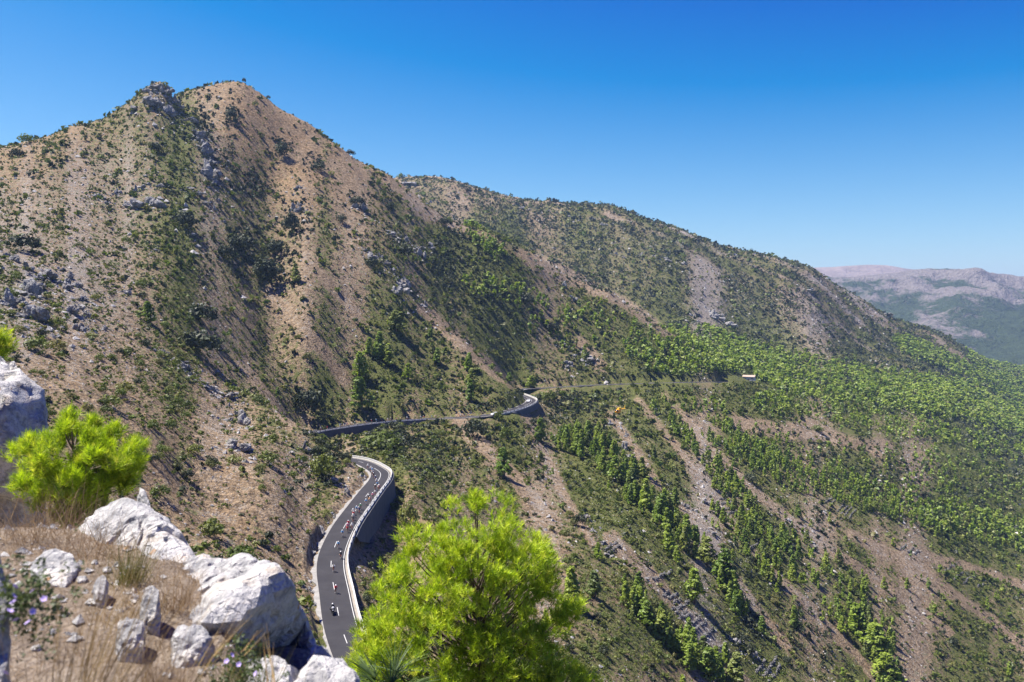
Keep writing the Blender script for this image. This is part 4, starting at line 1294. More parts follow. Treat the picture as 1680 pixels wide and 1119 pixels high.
# loose stones
def stone_proto(seed):
    g = np.random.default_rng(seed)
    U, Fc = np.array([(1,0,0),(-1,0,0),(0,1,0),(0,-1,0),(0,0,1),(0,0,-1)], float), np.array([(0,2,4),(2,1,4),(1,3,4),(3,0,4),(2,0,5),(1,2,5),(3,1,5),(0,3,5)])
    return U * g.uniform(.6, 1.2, (6, 1)) + g.normal(size=(6, 3)) * .15, Fc
def stone_cover(px, py, X, Y):
    wob = 18 * fbm(X / (Y * .04), Y / (Y * .04 + 20), 2, 171)
    rc_ = gsamp(RK, px - wob, py + wob) / 10
    c = np.clip(rc_ * 0.34 - 0.07 - 0.12 * streak(X, Y), 0.002, 0.35)
    al_, ac_ = X * 0.94 - Y * 0.34, X * 0.34 + Y * 0.94
    k_ = np.clip(Y / 400, .6, 3)
    ln = np.maximum(0, 1 - np.abs(fbm(al_ / (150 * k_), ac_ / (16 * k_), 2, 77)) * 10)
    c = c + 0.22 * ln * sstep(820, 950, px)
    return np.where(clear_of_road(X, Y, 4.6, 4.9), c, 0)
def stone_size(px, py, Y, g):
    return (0.32 + 1.5 * g.random(len(px)) ** 2.8) * np.clip(Y / 260, .7, 5) ** .8
tpx, tpy, tX, tY, tS, _n4 = scatter(stone_cover, stone_size, 25000, seed=31, Y_rng=(95, 1700))
# debris below every outcrop
g4 = np.random.default_rng(44)
for (cx_, cy_, cw_) in DEBRIS:
    n_ = 16
    ox, oy = g4.normal(size=n_) * cw_ * .7 + cw_ * .5, g4.normal(size=n_) * cw_ * .7 - cw_ * .25
    tX = np.concatenate([tX, cx_ + ox]); tY = np.concatenate([tY, cy_ + oy]); tS = np.concatenate([tS, cw_ * g4.uniform(.05, .22, n_)])
tZ = height(tX, tY)
M_STONE = limestone('loose_limestone', 0.78, 0.4, 0.1, 0.1)
o = merge('rubble', [stone_proto(q) for q in range(6)], tX, tY, tZ, tS * .6, tS * .5, M_STONE, 12)
tag(o, 'loose pale limestone rubble lying over the slopes', 'rubble', kind='stuff')
print('stones', len(tX), _n4)

# ------------------------------------------------------------------ dry stone terrace walls
def zc(x0, y0, z, L):
    return [(x0 + a / z, y0 + b / z, x0 + c / z, y0 + d / z) for a, b, c, d in L]
TERR = zc(920, 820, 3.74, [(625,590,665,565),(655,610,720,575),(680,675,790,628),(705,700,775,688),(720,738,805,704),(775,790,850,720),(870,845,935,788),(955,915,1012,878),(790,815,850,785),(860,780,890,745),(1195,1060,1252,988),(1235,1095,1322,965),(1272,1118,1312,1078),(1320,1070,1347,1010),(270,315,345,265),(285,338,372,285),(565,490,640,458),(640,470,682,432),(470,580,500,548),(975,950,1030,925),(690,640,735,618)])
TERR += zc(1180, 740, 2.95, [(566,296,602,262),(588,305,626,268),(606,316,642,274),(624,328,664,284),(495,255,535,232),(540,255,566,238),(520,248,550,228),(875,478,905,452),(910,490,940,468),(940,500,965,482),(1085,585,1150,542),(1135,622,1182,590),(1180,640,1230,615),(0,232,42,212),(8,262,72,238),(28,284,78,266),(40,310,85,290),(150,470,190,440),(1250,660,1290,632)])
M_TERR = limestone('terrace_stone', 0.40, 0.25, 0.1, 0.3, True)
TN = ['upper', 'short', 'long', 'curved', 'broken', 'grey', 'mossy', 'low']
g3 = np.random.default_rng(5)
tw = []
for q, (x0, y0, x1, y1) in enumerate(TERR):
    a_, b_ = ground_at(x0, y0), ground_at(x1, y1)
    L_ = math.hypot(b_[0] - a_[0], b_[1] - a_[1])
    n_ = max(4, min(60, int(L_ / 0.55)))
    Vs, Fs, base = [], [], 0
    for k_ in range(n_):
        t_ = (k_ + .5) / n_
        X_, Y_ = a_[0] + (b_[0] - a_[0]) * t_ + g3.normal() * .12, a_[1] + (b_[1] - a_[1]) * t_ + g3.normal() * .12
        Z_ = float(height(X_, Y_))
        for lv in range(2):
            pv, pf = stone_proto(int(g3.integers(1000)))
            s_ = 0.50 * g3.uniform(.6, 1.25)
            if lv and g3.random() < .4: continue
            Vs.append(pv * np.array([s_, s_, s_ * .62]) + np.array([X_, Y_, Z_ + .15 + lv * .55]))
            Fs.append(pf + base); base += len(pv)
    cpt = np.array([a_[0], a_[1], min(a_[2], b_[2])])
    o = obj('terrace_wall', mesh_np('terrace_wall', np.vstack(Vs) - cpt, np.vstack(Fs), [M_TERR]), None, tuple(cpt))
    tw.append((o, (x0 + x1) / 2, (y0 + y1) / 2))
labs = place_labels(np.array([a for _, a, _ in tw]), np.array([b for _, _, b in tw]), ['dry stone terrace wall'] * len(tw))
for (o, _, _), lb in zip(tw, labs):
    tag(o, lb, 'stone wall', 'dry stone terrace walls', 'thing')
# ------------------------------------------------------------------ the ledge the photograph was taken from
def at(px, py, Y):
    return np.array([(px - CX) / F * Y, Y, -(py - HY) / F * Y])
def ledge_z(X, Y):
    T = -1.27 - 0.08 * (X + 1.9) - 0.10 * np.maximum(Y - 4.0, 0) + 0.05 * fbm(X * 1.6, Y * 1.6, 4, 201) + 0.02 * fbm(X * 7, Y * 7, 2, 205)
    T = T - 0.45 * np.maximum(Y - 5.0, 0) - 0.25 * np.maximum(-2.9 - X, 0) * (Y > 3)
    e = (X + 0.45) * 0.87 + (Y - 2.4) * 0.49 + 0.10
    e = e + 0.12 * fbm(X * 1.1, Y * 1.1, 3, 207)
    T = T - 0.32 * sstep(0.0, 0.28, e) - 2.0 * np.maximum(e - 0.40, 0) * sstep(0.40, 1.0, e)
    return T + 0.5 * fbm(X * .5, Y * .5, 3, 209) * sstep(0.8, 3.5, e)
def soil_mat():
    t = NT('dry_ledge_soil')
    tc = t.n('ShaderNodeTexCoord').outputs['Object']
    a = t.noise(tc, 3.0, 5, 0.65)
    b = t.noise(tc, 30.0, 4, 0.7)
    col = t.ramp(t.math('ADD', t.math('MULTIPLY', a, .5), t.math('MULTIPLY', b, .5)), [(0.32, (0.08, 0.062, 0.046)), (0.5, (0.18, 0.142, 0.108)), (0.68, (0.33, 0.28, 0.225))])
    t.bsdf(col, 0.95, 0.1, b, 0.9, 0.03)
    return t.m
M_SOIL = soil_mat()
xs = np.concatenate([np.linspace(-22, -4.2, 60), np.linspace(-4.1, 1.6, 120), np.linspace(1.7, 16, 50)])
ys = np.concatenate([np.linspace(-5, 1.4, 24), np.linspace(1.45, 6.8, 100), np.linspace(6.9, 34, 60)])
XL, YL = np.meshgrid(xs, ys)
ZL = ledge_z(XL, YL)
I = np.arange(XL.size).reshape(XL.shape)
Fq = np.stack([I[:-1, :-1], I[:-1, 1:], I[1:, 1:], I[1:, :-1]], -1).reshape(-1, 4)
led = obj('ledge', mesh_np('ledge', np.stack([XL, YL, ZL], -1).reshape(-1, 3), Fq, [M_SOIL], True))
tag(led, 'dry stony ledge in front of the camera', 'ledge', kind='structure')

def rock_px(label, L, seed, amp=0.055, sub=5, crack=0.6):
    pts = [at(*p) for p in L]
    if pts[0][1] < 5.4 and not label.startswith('largest'):
        cm = np.mean(pts, 0)
        zl = float(ledge_z(cm[:1], cm[1:2])[0]) - .08
        pts += [np.array([cm[0] + (p[0] - cm[0]) * 1.08, cm[1] + (p[1] - cm[1]) * 1.08, zl]) for p in pts]
    o = hull_rock('boulder', pts, seed, amp, sub, M_LIME, crack, pts[0][1] > 5.4)
    tag(o, label, 'boulder')
    return o
rock_px('largest white boulder with a dark shaded front face', [(300,930,4.35),(335,915,4.4),(400,906,4.35),(440,920,4.15),(468,938,3.72),(395,985,3.42),(338,1062,3.30),(284,1020,3.55),(283,975,3.9),(515,1032,4.35),(505,1060,4.5),(430,1105,4.6),(335,1119,4.3),(290,1100,4.3),(420,1100,4.8)], 3, 0.045)
rock_px('bright rock rib on the shaded side of the largest boulder', [(478,975,4.25),(497,985,4.2),(516,1030,4.15),(500,1060,4.2),(480,1050,4.35),(470,1000,4.4),(470,1100,4.4),(520,1090,4.3)], 5, 0.05, 4)
rock_px('long white slab running along the edge of the ledge', [(122,850,5.1),(150,828,5.2),(203,798,5.1),(232,812,5.0),(280,868,4.75),(338,915,4.5),(330,935,4.25),(250,920,4.35),(190,898,4.55),(125,885,4.85),(160,960,5.1),(330,980,4.8)], 9, 0.06)
rock_px('thin pointed rock at the top end of the long slab', [(222,785,5.5),(232,783,5.5),(250,850,5.3),(268,870,5.2),(226,860,5.4),(235,900,5.5)], 12, 0.06, 4)
rock_px('pale low rock bridging the slab and the largest boulder', [(295,905,4.5),(340,900,4.5),(372,918,4.4),(360,960,4.0),(300,965,4.0),(280,930,4.3),(330,1010,4.3)], 15, 0.06, 4)
rock_px('pale rock below the largest boulder at the lower frame edge', [(478,1078,3.3),(525,1046,3.45),(568,1060,3.4),(612,1119,3.2),(570,1170,3.1),(480,1160,3.1),(520,1190,3.4)], 18, 0.06, 4)
rock_px('grey rock half shaded under the largest boulder', [(398,1072,3.35),(445,1056,3.45),(492,1072,3.4),(492,1130,3.1),(405,1140,3.1),(450,1180,3.4)], 21, 0.07, 4)
rock_px('pale block beside the bright rock rib', [(505,1050,3.9),(540,1045,3.95),(548,1075,3.9),(500,1085,3.8),(520,1110,3.9),(545,1100,3.9)], 23, 0.06, 4)
rock_px('white rounded rock in front of the largest boulder', [(283,1012,3.35),(330,1005,3.4),(352,1030,3.35),(345,1060,3.25),(300,1090,3.15),(282,1060,3.2),(310,1130,3.3)], 26, 0.06, 4)
rock_px('white rock with an orange lichen spot among dry grass', [(45,915,4.0),(85,890,4.15),(125,900,4.15),(128,925,4.0),(110,960,3.8),(60,958,3.8),(85,1000,4.0)], 29, 0.07, 4)
rock_px('upright narrow grey rock standing in dry grass', [(236,945,3.5),(248,934,3.5),(262,948,3.5),(262,1000,3.4),(240,1020,3.4),(228,1010,3.45),(250,1060,3.5)], 32, 0.06, 4)
rock_px('small white rock beside the upright narrow rock', [(190,1008,3.3),(215,998,3.35),(238,1012,3.3),(232,1040,3.2),(195,1040,3.2),(215,1070,3.3)], 35, 0.07, 4)
rock_px('small pointed stone behind the dry grass', [(152,945,3.7),(168,930,3.75),(178,940,3.7),(172,965,3.6),(155,970,3.6),(165,990,3.7)], 38, 0.07, 3)
rock_px('jagged crag with white top rising behind the young pine', [(-80,592,8.2),(0,592,8.2),(30,592,8.3),(60,605,8.0),(86,620,7.9),(88,690,8.0),(60,760,8.3),(-60,780,8.3),(-120,650,7.6),(0,650,7.2),(-100,1000,8.0),(90,950,8.2),(60,900,9.4),(-90,700,9.6)], 41, 0.085, 5, 0.9)
rock_px('dark rock pillar behind the jagged crag', [(-60,545,10),(0,560,10.2),(22,575,10.0),(26,620,9.8),(-50,640,9.4),(20,900,10),(-80,900,10.5)], 43, 0.08, 4)
rock_px('shaded rock at the lower left frame corner', [(-90,770,2.5),(0,775,2.5),(12,830,2.4),(14,960,2.3),(22,1060,2.2),(-80,1119,2.1),(-120,900,2.3),(0,1300,2.5)], 46, 0.06, 4)
for q, (px, py, Y, w, lab) in enumerate([(125,1095,2.7,32,'pale stone half hidden by the golden grass'),(170,1090,2.7,34,'white stone at the lower frame edge by the tan tuft'),(330,1112,2.9,50,'flat pale stone under the dry stalks'),(385,1115,2.95,40,'mottled pale stone at the lower frame edge'),(60,1000,3.2,20,'small stone beside the purple flowers'),(135,920,3.9,22,'little pale stone next to the lichen spotted rock'),(155,905,4.1,14,'tiny pale stone behind the lichen spotted rock'),(175,905,4.0,18,'flat little stone in front of the long slab'),(100,1105,2.5,22,'small stone under the golden grass')]):
    c = at(px, py, Y); w_ = w / F * Y
    c[2] = float(ledge_z(c[:1], c[1:2])[0]) + w_ * .08
    pts = [c + np.array(v) * w_ * .6 for v in ((-1,0,0),(1,.1,0),(0,-1,.05),(0,1,.1),(.3,.2,.7),(-.4,-.1,.6),(0,0,-.9),(.7,-.6,-.2))]
    o = hull_rock('stone', pts, 60 + q, 0.08, 3)
    tag(o, lab, 'stone')

# ------------------------------------------------------------------ dry grass
def straw(name, stops):
    t = NT(name)
    at_ = t.n('ShaderNodeAttribute', attribute_name='var')
    col = t.ramp(at_.outputs['Fac'], stops)
    d = t.n('ShaderNodeBsdfDiffuse'); tr = t.n('ShaderNodeBsdfTranslucent'); ms = t.n('ShaderNodeMixShader')
    ms.inputs[0].default_value = 0.3
    t.l(col, d.inputs[0]); t.l(col, tr.inputs[0]); t.l(d.outputs[0], ms.inputs[1]); t.l(tr.outputs[0], ms.inputs[2])
    t.l(ms.outputs[0], t.out.inputs['Surface'])
    return t.m
M_STRAW = straw('dry_straw', [(0, (0.2400, 0.1520, 0.0600)), (0.5, (0.3360, 0.2240, 0.0960)), (1, (0.4000, 0.3040, 0.1600))])
M_TAN = straw('tan_dead_grass', [(0, (0.1870, 0.1190, 0.0638)), (0.5, (0.2890, 0.1955, 0.1105)), (1, (0.3740, 0.2805, 0.1785))])
M_GRN = straw('green_tuft_grass', [(0, (0.0800, 0.0960, 0.0240)), (0.6, (0.1600, 0.1600, 0.0400)), (1, (0.3040, 0.2400, 0.0880))])

def blades(base, tip, w, bend, g, seg=4):
    """curved thin blades from base to tip, flat side turned at random"""
    n = len(base)
    t = np.linspace(0, 1, seg + 1)
    ax = tip - base
    side = np.cross(ax, g.normal(size=(n, 3)))
    side /= np.linalg.norm(side, axis=1, keepdims=True) + 1e-9
    c = base[:, None] + ax[:, None] * t[None, :, None] + (bend[:, None] * (t * (1 - t))[None, :, None] * 4 * np.array([0, 0, 1.0]))
    wd = (w * np.ones(n))[:, None, None] * (1 - t * 0.85)[None, :, None]
    L, Rr = c - side[:, None] * wd, c + side[:, None] * wd
    V = np.concatenate([L, Rr], 1).reshape(-1, 3)
    k = seg + 1
    a = np.arange(seg)
    q = np.stack([a, a + k, a + k + 1, a + 1], 1)
    Fc = (q[None] + (np.arange(n) * 2 * k)[:, None, None]).reshape(-1, 4)
    var = np.repeat(g.random(n), 2 * k)
    return V, Fc, var
def tuft_obj(name, label, base_c, n, spread, length, lean, w, mat, seed, fan=0.5, bend=0.06, cat='grass tuft', group=None, kind=None):
    g = np.random.default_rng(seed)
    base_c = np.array(base_c, float)
    zl = float(ledge_z(np.array([base_c[0]]), np.array([base_c[1]]))[0])
    if base_c[1] < 5.0:
        length = length + max(base_c[2] - zl, 0) * 0.9
        base_c[2] = min(base_c[2], zl + 0.01)
    b = np.array(base_c)[None] + np.concatenate([g.normal(size=(n, 2)) * spread, np.zeros((n, 1))], 1)
    d = g.normal(size=(n, 3)) * fan
    d[:, 2] = np.abs(d[:, 2]) * .4 + 1.0
    d = d + np.array(lean)[None]
    d /= np.linalg.norm(d, axis=1, keepdims=True)
    tip = b + d * (length * g.uniform(.45, 1.15, (n, 1)))
    V, Fc, var = blades(b, tip, w * g.uniform(.6, 1.3, n), g.normal(size=(n, 1)) * bend * length, g)
    o = obj(name, mesh_np(name, V - np.array(base_c), Fc, [mat], False, {'var': ('FLOAT', var)}), None, tuple(base_c))
    tag(o, label, cat, group, kind)
    return o
tuft_obj('grass_tuft', 'tall golden grass clump leaning over at the lower left', at(95,1125,2.35), 150, .055, .40, (.36,.1,0), .0016, M_STRAW, 1, .22, .05)
tuft_obj('grass_tuft', 'golden grass at the lower frame edge beside the flowers', at(35,1140,2.2), 60, .05, .26, (.12,.1,0), .0015, M_STRAW, 2, .25, .05)
tuft_obj('grass_tuft', 'bushy tan grass tuft in front of the white rounded rock', at(255,1120,2.75), 420, .05, .15, (0,0,0), .0011, M_TAN, 3, .5, .05)
tuft_obj('grass_tuft', 'green and yellow grass tuft below the long slab', at(213,942,3.9), 240, .035, .17, (.02,0,0), .0014, M_GRN, 4, .42, .05)
tuft_obj('grass_tuft', 'loose straw coloured tuft behind the upright narrow rock', at(215,985,3.5), 110, .09, .17, (.1,0,0), .0012, M_STRAW, 5, .6, .06)
tuft_obj('grass_tuft', 'grey green tuft on the ledge beside the largest boulder', at(392,1100,3.0), 200, .07, .09, (0,0,0), .0013, M_GRN, 6, .6, .05)
tuft_obj('grass_tuft', 'thin dry tuft on the ledge under the young pine', at(60,870,4.6), 160, .12, .22, (.05,0,0), .0014, M_TAN, 7, .6, .08)
tuft_obj('grass_tuft', 'dry tuft behind the white lichen spotted rock', at(150,880,4.4), 160, .12, .18, (.05,0,0), .0014, M_TAN, 8, .6, .08)
tuft_obj('grass_tuft', 'dry tuft in the shade beside the upright narrow rock', at(285,985,3.6), 160, .05, .16, (0,0,0), .0012, M_TAN, 14, .6, .06)
for q, (x0, y0, x1, y1, Y, lab) in enumerate([(330,1100,385,985,2.6,'dry stalk crossing the dark boulder face'),(352,1075,420,1000,2.6,'second dry stalk across the dark boulder face'),(445,1125,440,1040,2.5,'thin upright dry stalk before the grey rock'),(400,1070,432,1035,2.6,'short dry stalk before the dark boulder face'),(325,1110,395,1010,2.5,'bent dry stalk below the dark boulder face')]):
    a_, b_ = at(x0, y0, Y), at(x1, y1, Y * 1.05)
    g = np.random.default_rng(80 + q)
    n = 5
    base = np.repeat(a_[None], n, 0) + g.normal(size=(n, 3)) * .006
    tip = np.repeat(b_[None], n, 0) + g.normal(size=(n, 3)) * .016
    V, Fc, var = blades(base, tip, .0016 * np.ones(n), g.normal(size=(n, 1)) * .008, g)
    o = obj('grass_stalk', mesh_np('grass_stalk', V - a_, Fc, [M_STRAW], False, {'var': ('FLOAT', var)}), None, tuple(a_))
    tag(o, lab, 'grass stalk', 'dry stalks in front of the boulder')
# litter of short dead grass on the ledge
g = np.random.default_rng(91)
n = 32000
bx, by = g.uniform(-3.4, 0.1, n), g.uniform(1.9, 6.0, n)
e = (bx + 0.45) * 0.87 + (by - 2.4) * 0.49
den = fbm(bx * 1.7, by * 1.7, 3, 301)
k_ = (e < 0.15) & (den > -0.28 + .3 * g.random(n))
bx, by = bx[k_], by[k_]
base = np.stack([bx, by, ledge_z(bx, by) - .004], 1)
d = g.normal(size=(len(bx), 3)); d[:, 2] = np.abs(d[:, 2]) * .7 + .15
d /= np.linalg.norm(d, axis=1, keepdims=True)
V, Fc, var = blades(base, base + d * g.uniform(.02, .085, (len(bx), 1)), .0013 * np.ones(len(bx)), g.normal(size=(len(bx), 1)) * .008, g, 2)
o = obj('dead_grass', mesh_np('dead_grass', V, Fc, [M_TAN], False, {'var': ('FLOAT', var)}))
tag(o, 'short dead grass and litter covering the ledge', 'grass', kind='stuff')

# gravel between the boulders
g = np.random.default_rng(93)
n = 5200
bx, by = g.uniform(-3.4, 0.2, n), g.uniform(1.9, 6.2, n)
e = (bx + 0.45) * 0.87 + (by - 2.4) * 0.49 + 0.3
k_ = (e < .5) & (fbm(bx * 2.1, by * 2.1, 3, 311) > -.25 + .35 * g.random(n))
bx, by = bx[k_], by[k_]
gs = .006 + .03 * g.random(len(bx)) ** 3
o = merge('gravel', [stone_proto(40 + q) for q in range(6)], bx, by, ledge_z(bx, by) + gs * .2, gs, gs * .7, M_LIME, 14)
tag(o, 'loose pale gravel scattered over the ledge', 'gravel', kind='stuff')

# ------------------------------------------------------------------ pines close by, with needle tufts
M_NEEDLE = foliage_mat('fresh_pine_needles', [(0.0, (0.1573, 0.2448, 0.0211)), (0.3, (0.2981, 0.4162, 0.0238)), (0.55, (0.4720, 0.5957, 0.0290)), (0.8, (0.6210, 0.7181, 0.0449)), (0.93, (0.4968, 0.4896, 0.0792)), (1.0, (0.1987, 0.2774, 0.0290))], 0.32, 3.0)
def needle_tuft(seed, n=18, L=1.0, w=0.034):
    g = np.random.default_rng(seed)
    d = g.normal(size=(n, 3)); d[:, 2] = np.abs(d[:, 2]) + 0.55
    d /= np.linalg.norm(d, axis=1, keepdims=True)
    b = np.stack([np.zeros(n), np.zeros(n), g.uniform(-.35, .35, n)], 1)
    s = np.cross(d, g.normal(size=(n, 3))); s /= np.linalg.norm(s, axis=1, keepdims=True)
    ln = L * g.uniform(.6, 1.1, (n, 1))
    V = np.stack([b - s * w, b + s * w, b + d * ln], 1).reshape(-1, 3)
    return V, np.arange(3 * n).reshape(-1, 3)
TUFTS = [needle_tuft(900 + q) for q in range(5)]
def orient(d):
    """rotation matrices that carry +Z onto d"""
    z = d / np.linalg.norm(d, axis=1, keepdims=True)
    x = np.cross(np.tile([0.13, 0.97, 0.2], (len(z), 1)), z); x /= np.linalg.norm(x, axis=1, keepdims=True)
    y = np.cross(z, x)
    return np.stack([x, y, z], -1)
def needle_crown(name, P, D, S, parent, seed, mat=None):
    g = np.random.default_rng(seed)
    Mx = orient(D)
    which = g.integers(len(TUFTS), size=len(P))
    Vs, Fs, As, base = [], [], [], 0
    for q, (tv, tf) in enumerate(TUFTS):
        m = np.nonzero(which == q)[0]
        v = np.einsum('nij,kj->nki', Mx[m], tv) * S[m][:, None, None] + P[m][:, None]
        Vs.append(v.reshape(-1, 3)); n = len(tv)
        Fs.append((tf[None] + (np.arange(len(m)) * n)[:, None, None] + base).reshape(-1, 3))
        As.append(np.repeat(g.random(len(m)), n)); base += n * len(m)
    return obj(name, mesh_np(name, np.vstack(Vs), np.vstack(Fs), [mat or M_NEEDLE], False, {'var': ('FLOAT', np.concatenate(As))}), parent)
def tubes(name, segs, parent, mat):
    Vs, Fs, base = [], [], 0
    k = 6
    an = np.arange(k) * 6.283 / k
    for a, b, r0, r1 in segs:
        a, b = np.array(a, float), np.array(b, float)
        n_ = 4
        ax = b - a
        u = np.cross(ax, [0.3, 0.8, 0.25]); u /= np.linalg.norm(u); w = np.cross(ax, u); w /= np.linalg.norm(w)
        sag = np.linalg.norm(ax) * 0.06
        for s in range(n_ + 1):
            t = s / n_
            c = a + ax * t + np.array([0, 0, -sag * 4 * t * (1 - t)])
            r = r0 + (r1 - r0) * t
            Vs.append(c + r * (np.cos(an)[:, None] * u + np.sin(an)[:, None] * w))
        for s in range(n_):
            for i in range(k):
                j = (i + 1) % k
                Fs.append((base + s * k + i, base + s * k + j, base + (s + 1) * k + j, base + (s + 1) * k + i))
        base += (n_ + 1) * k
    return obj(name, mesh_np(name, np.vstack(Vs), np.array(Fs), [mat], True), parent)
def in_poly(x, y, poly):
    r = np.zeros(len(x), bool)
    j = len(poly) - 1
    for i in range(len(poly)):
        xi, yi = poly[i]; xj, yj = poly[j]
        c = ((yi > y) != (yj > y)) & (x < (xj - xi) * (y - yi) / (yj - yi + 1e-9) + xi)
        r ^= c
        j = i
    return r
def near_pine(name, label, poly, Y0, depth, trunk_px, base_z, n_lobe, per, lobe_r, ts, seed, mat=None, ty=0.0):
    """crown whose lobes fill the outline seen from the ledge, rounded in depth; limbs join every lobe to the trunk"""
    g = np.random.default_rng(seed)
    poly = np.array(poly, float)
    x0, x1 = poly[:, 0].min(), poly[:, 0].max(); y0, y1 = poly[:, 1].min(), poly[:, 1].max()
    L = []
    edge = []
    for a, b in zip(poly, np.roll(poly, -1, 0)):
        m = max(2, int(np.hypot(*(b - a)) / 9))
        edge += [a + (b - a) * t for t in np.linspace(0, 1, m, endpoint=False)]
    edge = np.array(edge)
    while len(L) < n_lobe:
        q = np.array([g.uniform(x0, x1), g.uniform(y0, y1)])
        if not in_poly(q[:1], q[1:], poly)[0]:
            continue
        dE = np.hypot(*(edge - q).T).min()
        rp = lobe_r / Y0 * F
        if dE < rp * g.uniform(.1, .6):
            continue
        t = min(dE / (0.32 * (x1 - x0)), 1.0)
        half = depth * math.sqrt(max(1 - (1 - t) ** 2, 0.04))
        Y = Y0 + half * (-1 if g.random() < 0.62 else 1) * g.uniform(.55, 1.0)
        L.append(at(q[0], q[1], Y))
    L = np.array(L)
    top = at((x0 + x1) / 2 + ty, y0 + 45, Y0)
    foot = np.array([at(trunk_px, 1119, Y0)[0], Y0, base_z])
    root = empty(name, tuple(foot))
    ax = top - foot
    segs = [(foot, foot + ax * 0.55, 0.11 * Y0 / 14, 0.07 * Y0 / 14), (foot + ax * 0.55, top, 0.07 * Y0 / 14, 0.015 * Y0 / 14)]
    for p in L:
        t = np.clip((p[2] - foot[2]) / ax[2] - 0.16, 0.12, 0.95)
        segs.append((foot + ax * t, p, 0.022 * Y0 / 14, 0.006 * Y0 / 14))
    segs = [(np.array(a) - foot, np.array(b) - foot, r0, r1) for a, b, r0, r1 in segs]
    tubes('trunk', segs, root, M_BARK)
    cen = L.mean(0)
    P, D, S = [], [], []
    for p in L:
        lr_ = lobe_r * g.uniform(.55, 1.35)
        d = g.normal(size=(per, 3)); d[:, 2] += 0.35
        d /= np.linalg.norm(d, axis=1, keepdims=True)
        r = lr_ * g.uniform(.25, 1.0, (per, 1)) ** .6
        pp = p + d * r * np.array([1, 1, .8])
        out = (p - cen) / (np.linalg.norm(p - cen) + .2)
        dd = d * 0.55 + out * 0.30 + np.array([0, 0, 1.0])
        P.append(pp); D.append(dd); S.append(ts * g.uniform(.7, 1.25, per))
    needle_crown('crown', np.vstack(P) - foot, np.vstack(D), np.concatenate(S), root, seed + 1, mat)
    tag(root, label, 'pine')
    return root
BIGP = [(690,838),(725,822),(770,812),(818,822),(850,850),(900,882),(918,925),(915,960),(948,1000),(930,1040),(945,1075),(978,1119),(1010,1210),(580,1210),(556,1075),(585,1040),(600,1000),(608,955),(648,915),(668,872)]
near_pine('pine_tree', 'large bright green pine below the ledge in the middle of the foreground', BIGP, 14.0, 1.7, 790, -10.5, 340, 36, 0.23, 0.12, 31)
near_pine('pine_tree', 'young bushy pine growing behind the ledge', [(5,745),(35,728),(70,700),(92,682),(130,690),(160,690),(190,712),(236,732),(232,770),(205,800),(190,830),(150,850),(60,850),(20,800)], 6.0, 0.42, 110, -1.75, 95, 24, 0.075, 0.07, 37)
near_pine('pine_tree', 'small bright pine on top of the dark rock pillar', [(-40,545),(0,540),(18,552),(20,580),(0,600),(-40,600)], 10.2, 0.3, -10, -1.2, 22, 26, 0.12, 0.075, 39)

# dry brush under the young pine
tuft_obj('dry_brush', 'tangle of thin grey twigs under the young pine', at(110,862,5.6), 300, .16, .36, (.05,-.1,0), .0016, M_TAN, 9, .55, .1, 'brush')

# ------------------------------------------------------------------ dwarf fan palm
M_PALM = foliage_mat('fan_palm_leaves', [(0.0, (0.085, 0.14, 0.045)), (0.5, (0.12, 0.18, 0.06)), (1.0, (0.15, 0.21, 0.075))], 0.3, 2.0)
palm_c = at(640, 1150, 6.6)
palm = empty('fan_palm', tuple(palm_c))
g = np.random.default_rng(12)
for q in range(9):
    th = g.uniform(0, 6.28); el = g.uniform(.5, 1.25)
    ax = np.array([math.cos(th) * math.cos(el), math.sin(th) * math.cos(el), math.sin(el)])
    hub = ax * g.uniform(.10, .22)
    sd_ = np.cross(ax, [0.1, 0.2, 1.0]); sd_ /= np.linalg.norm(sd_)
    an = np.linspace(-1.35, 1.35, 24) + g.normal(size=24) * .03
    d = np.cos(an)[:, None] * ax + np.sin(an)[:, None] * sd_
    base = np.repeat(hub[None], 24, 0)
    tip = hub + d * (0.30 * g.uniform(.85, 1.1, (24, 1))) + np.array([0, 0, -.03])
    V, Fc, var = blades(base, tip, .0055 * np.ones(24), np.full((24, 1), .015), g, 3)
    V2, F2, v2 = blades(np.zeros((1, 3)), hub[None], np.array([.004]), np.zeros((1, 1)), g, 3)
    obj('leaf', mesh_np('leaf', np.vstack([V, V2]), np.vstack([Fc, F2 + len(V)]), [M_PALM], False, {'var': ('FLOAT', np.concatenate([var, v2]))}), palm)
tag(palm, 'dwarf fan palm with stiff spiky leaves beside the big pine', 'palm')

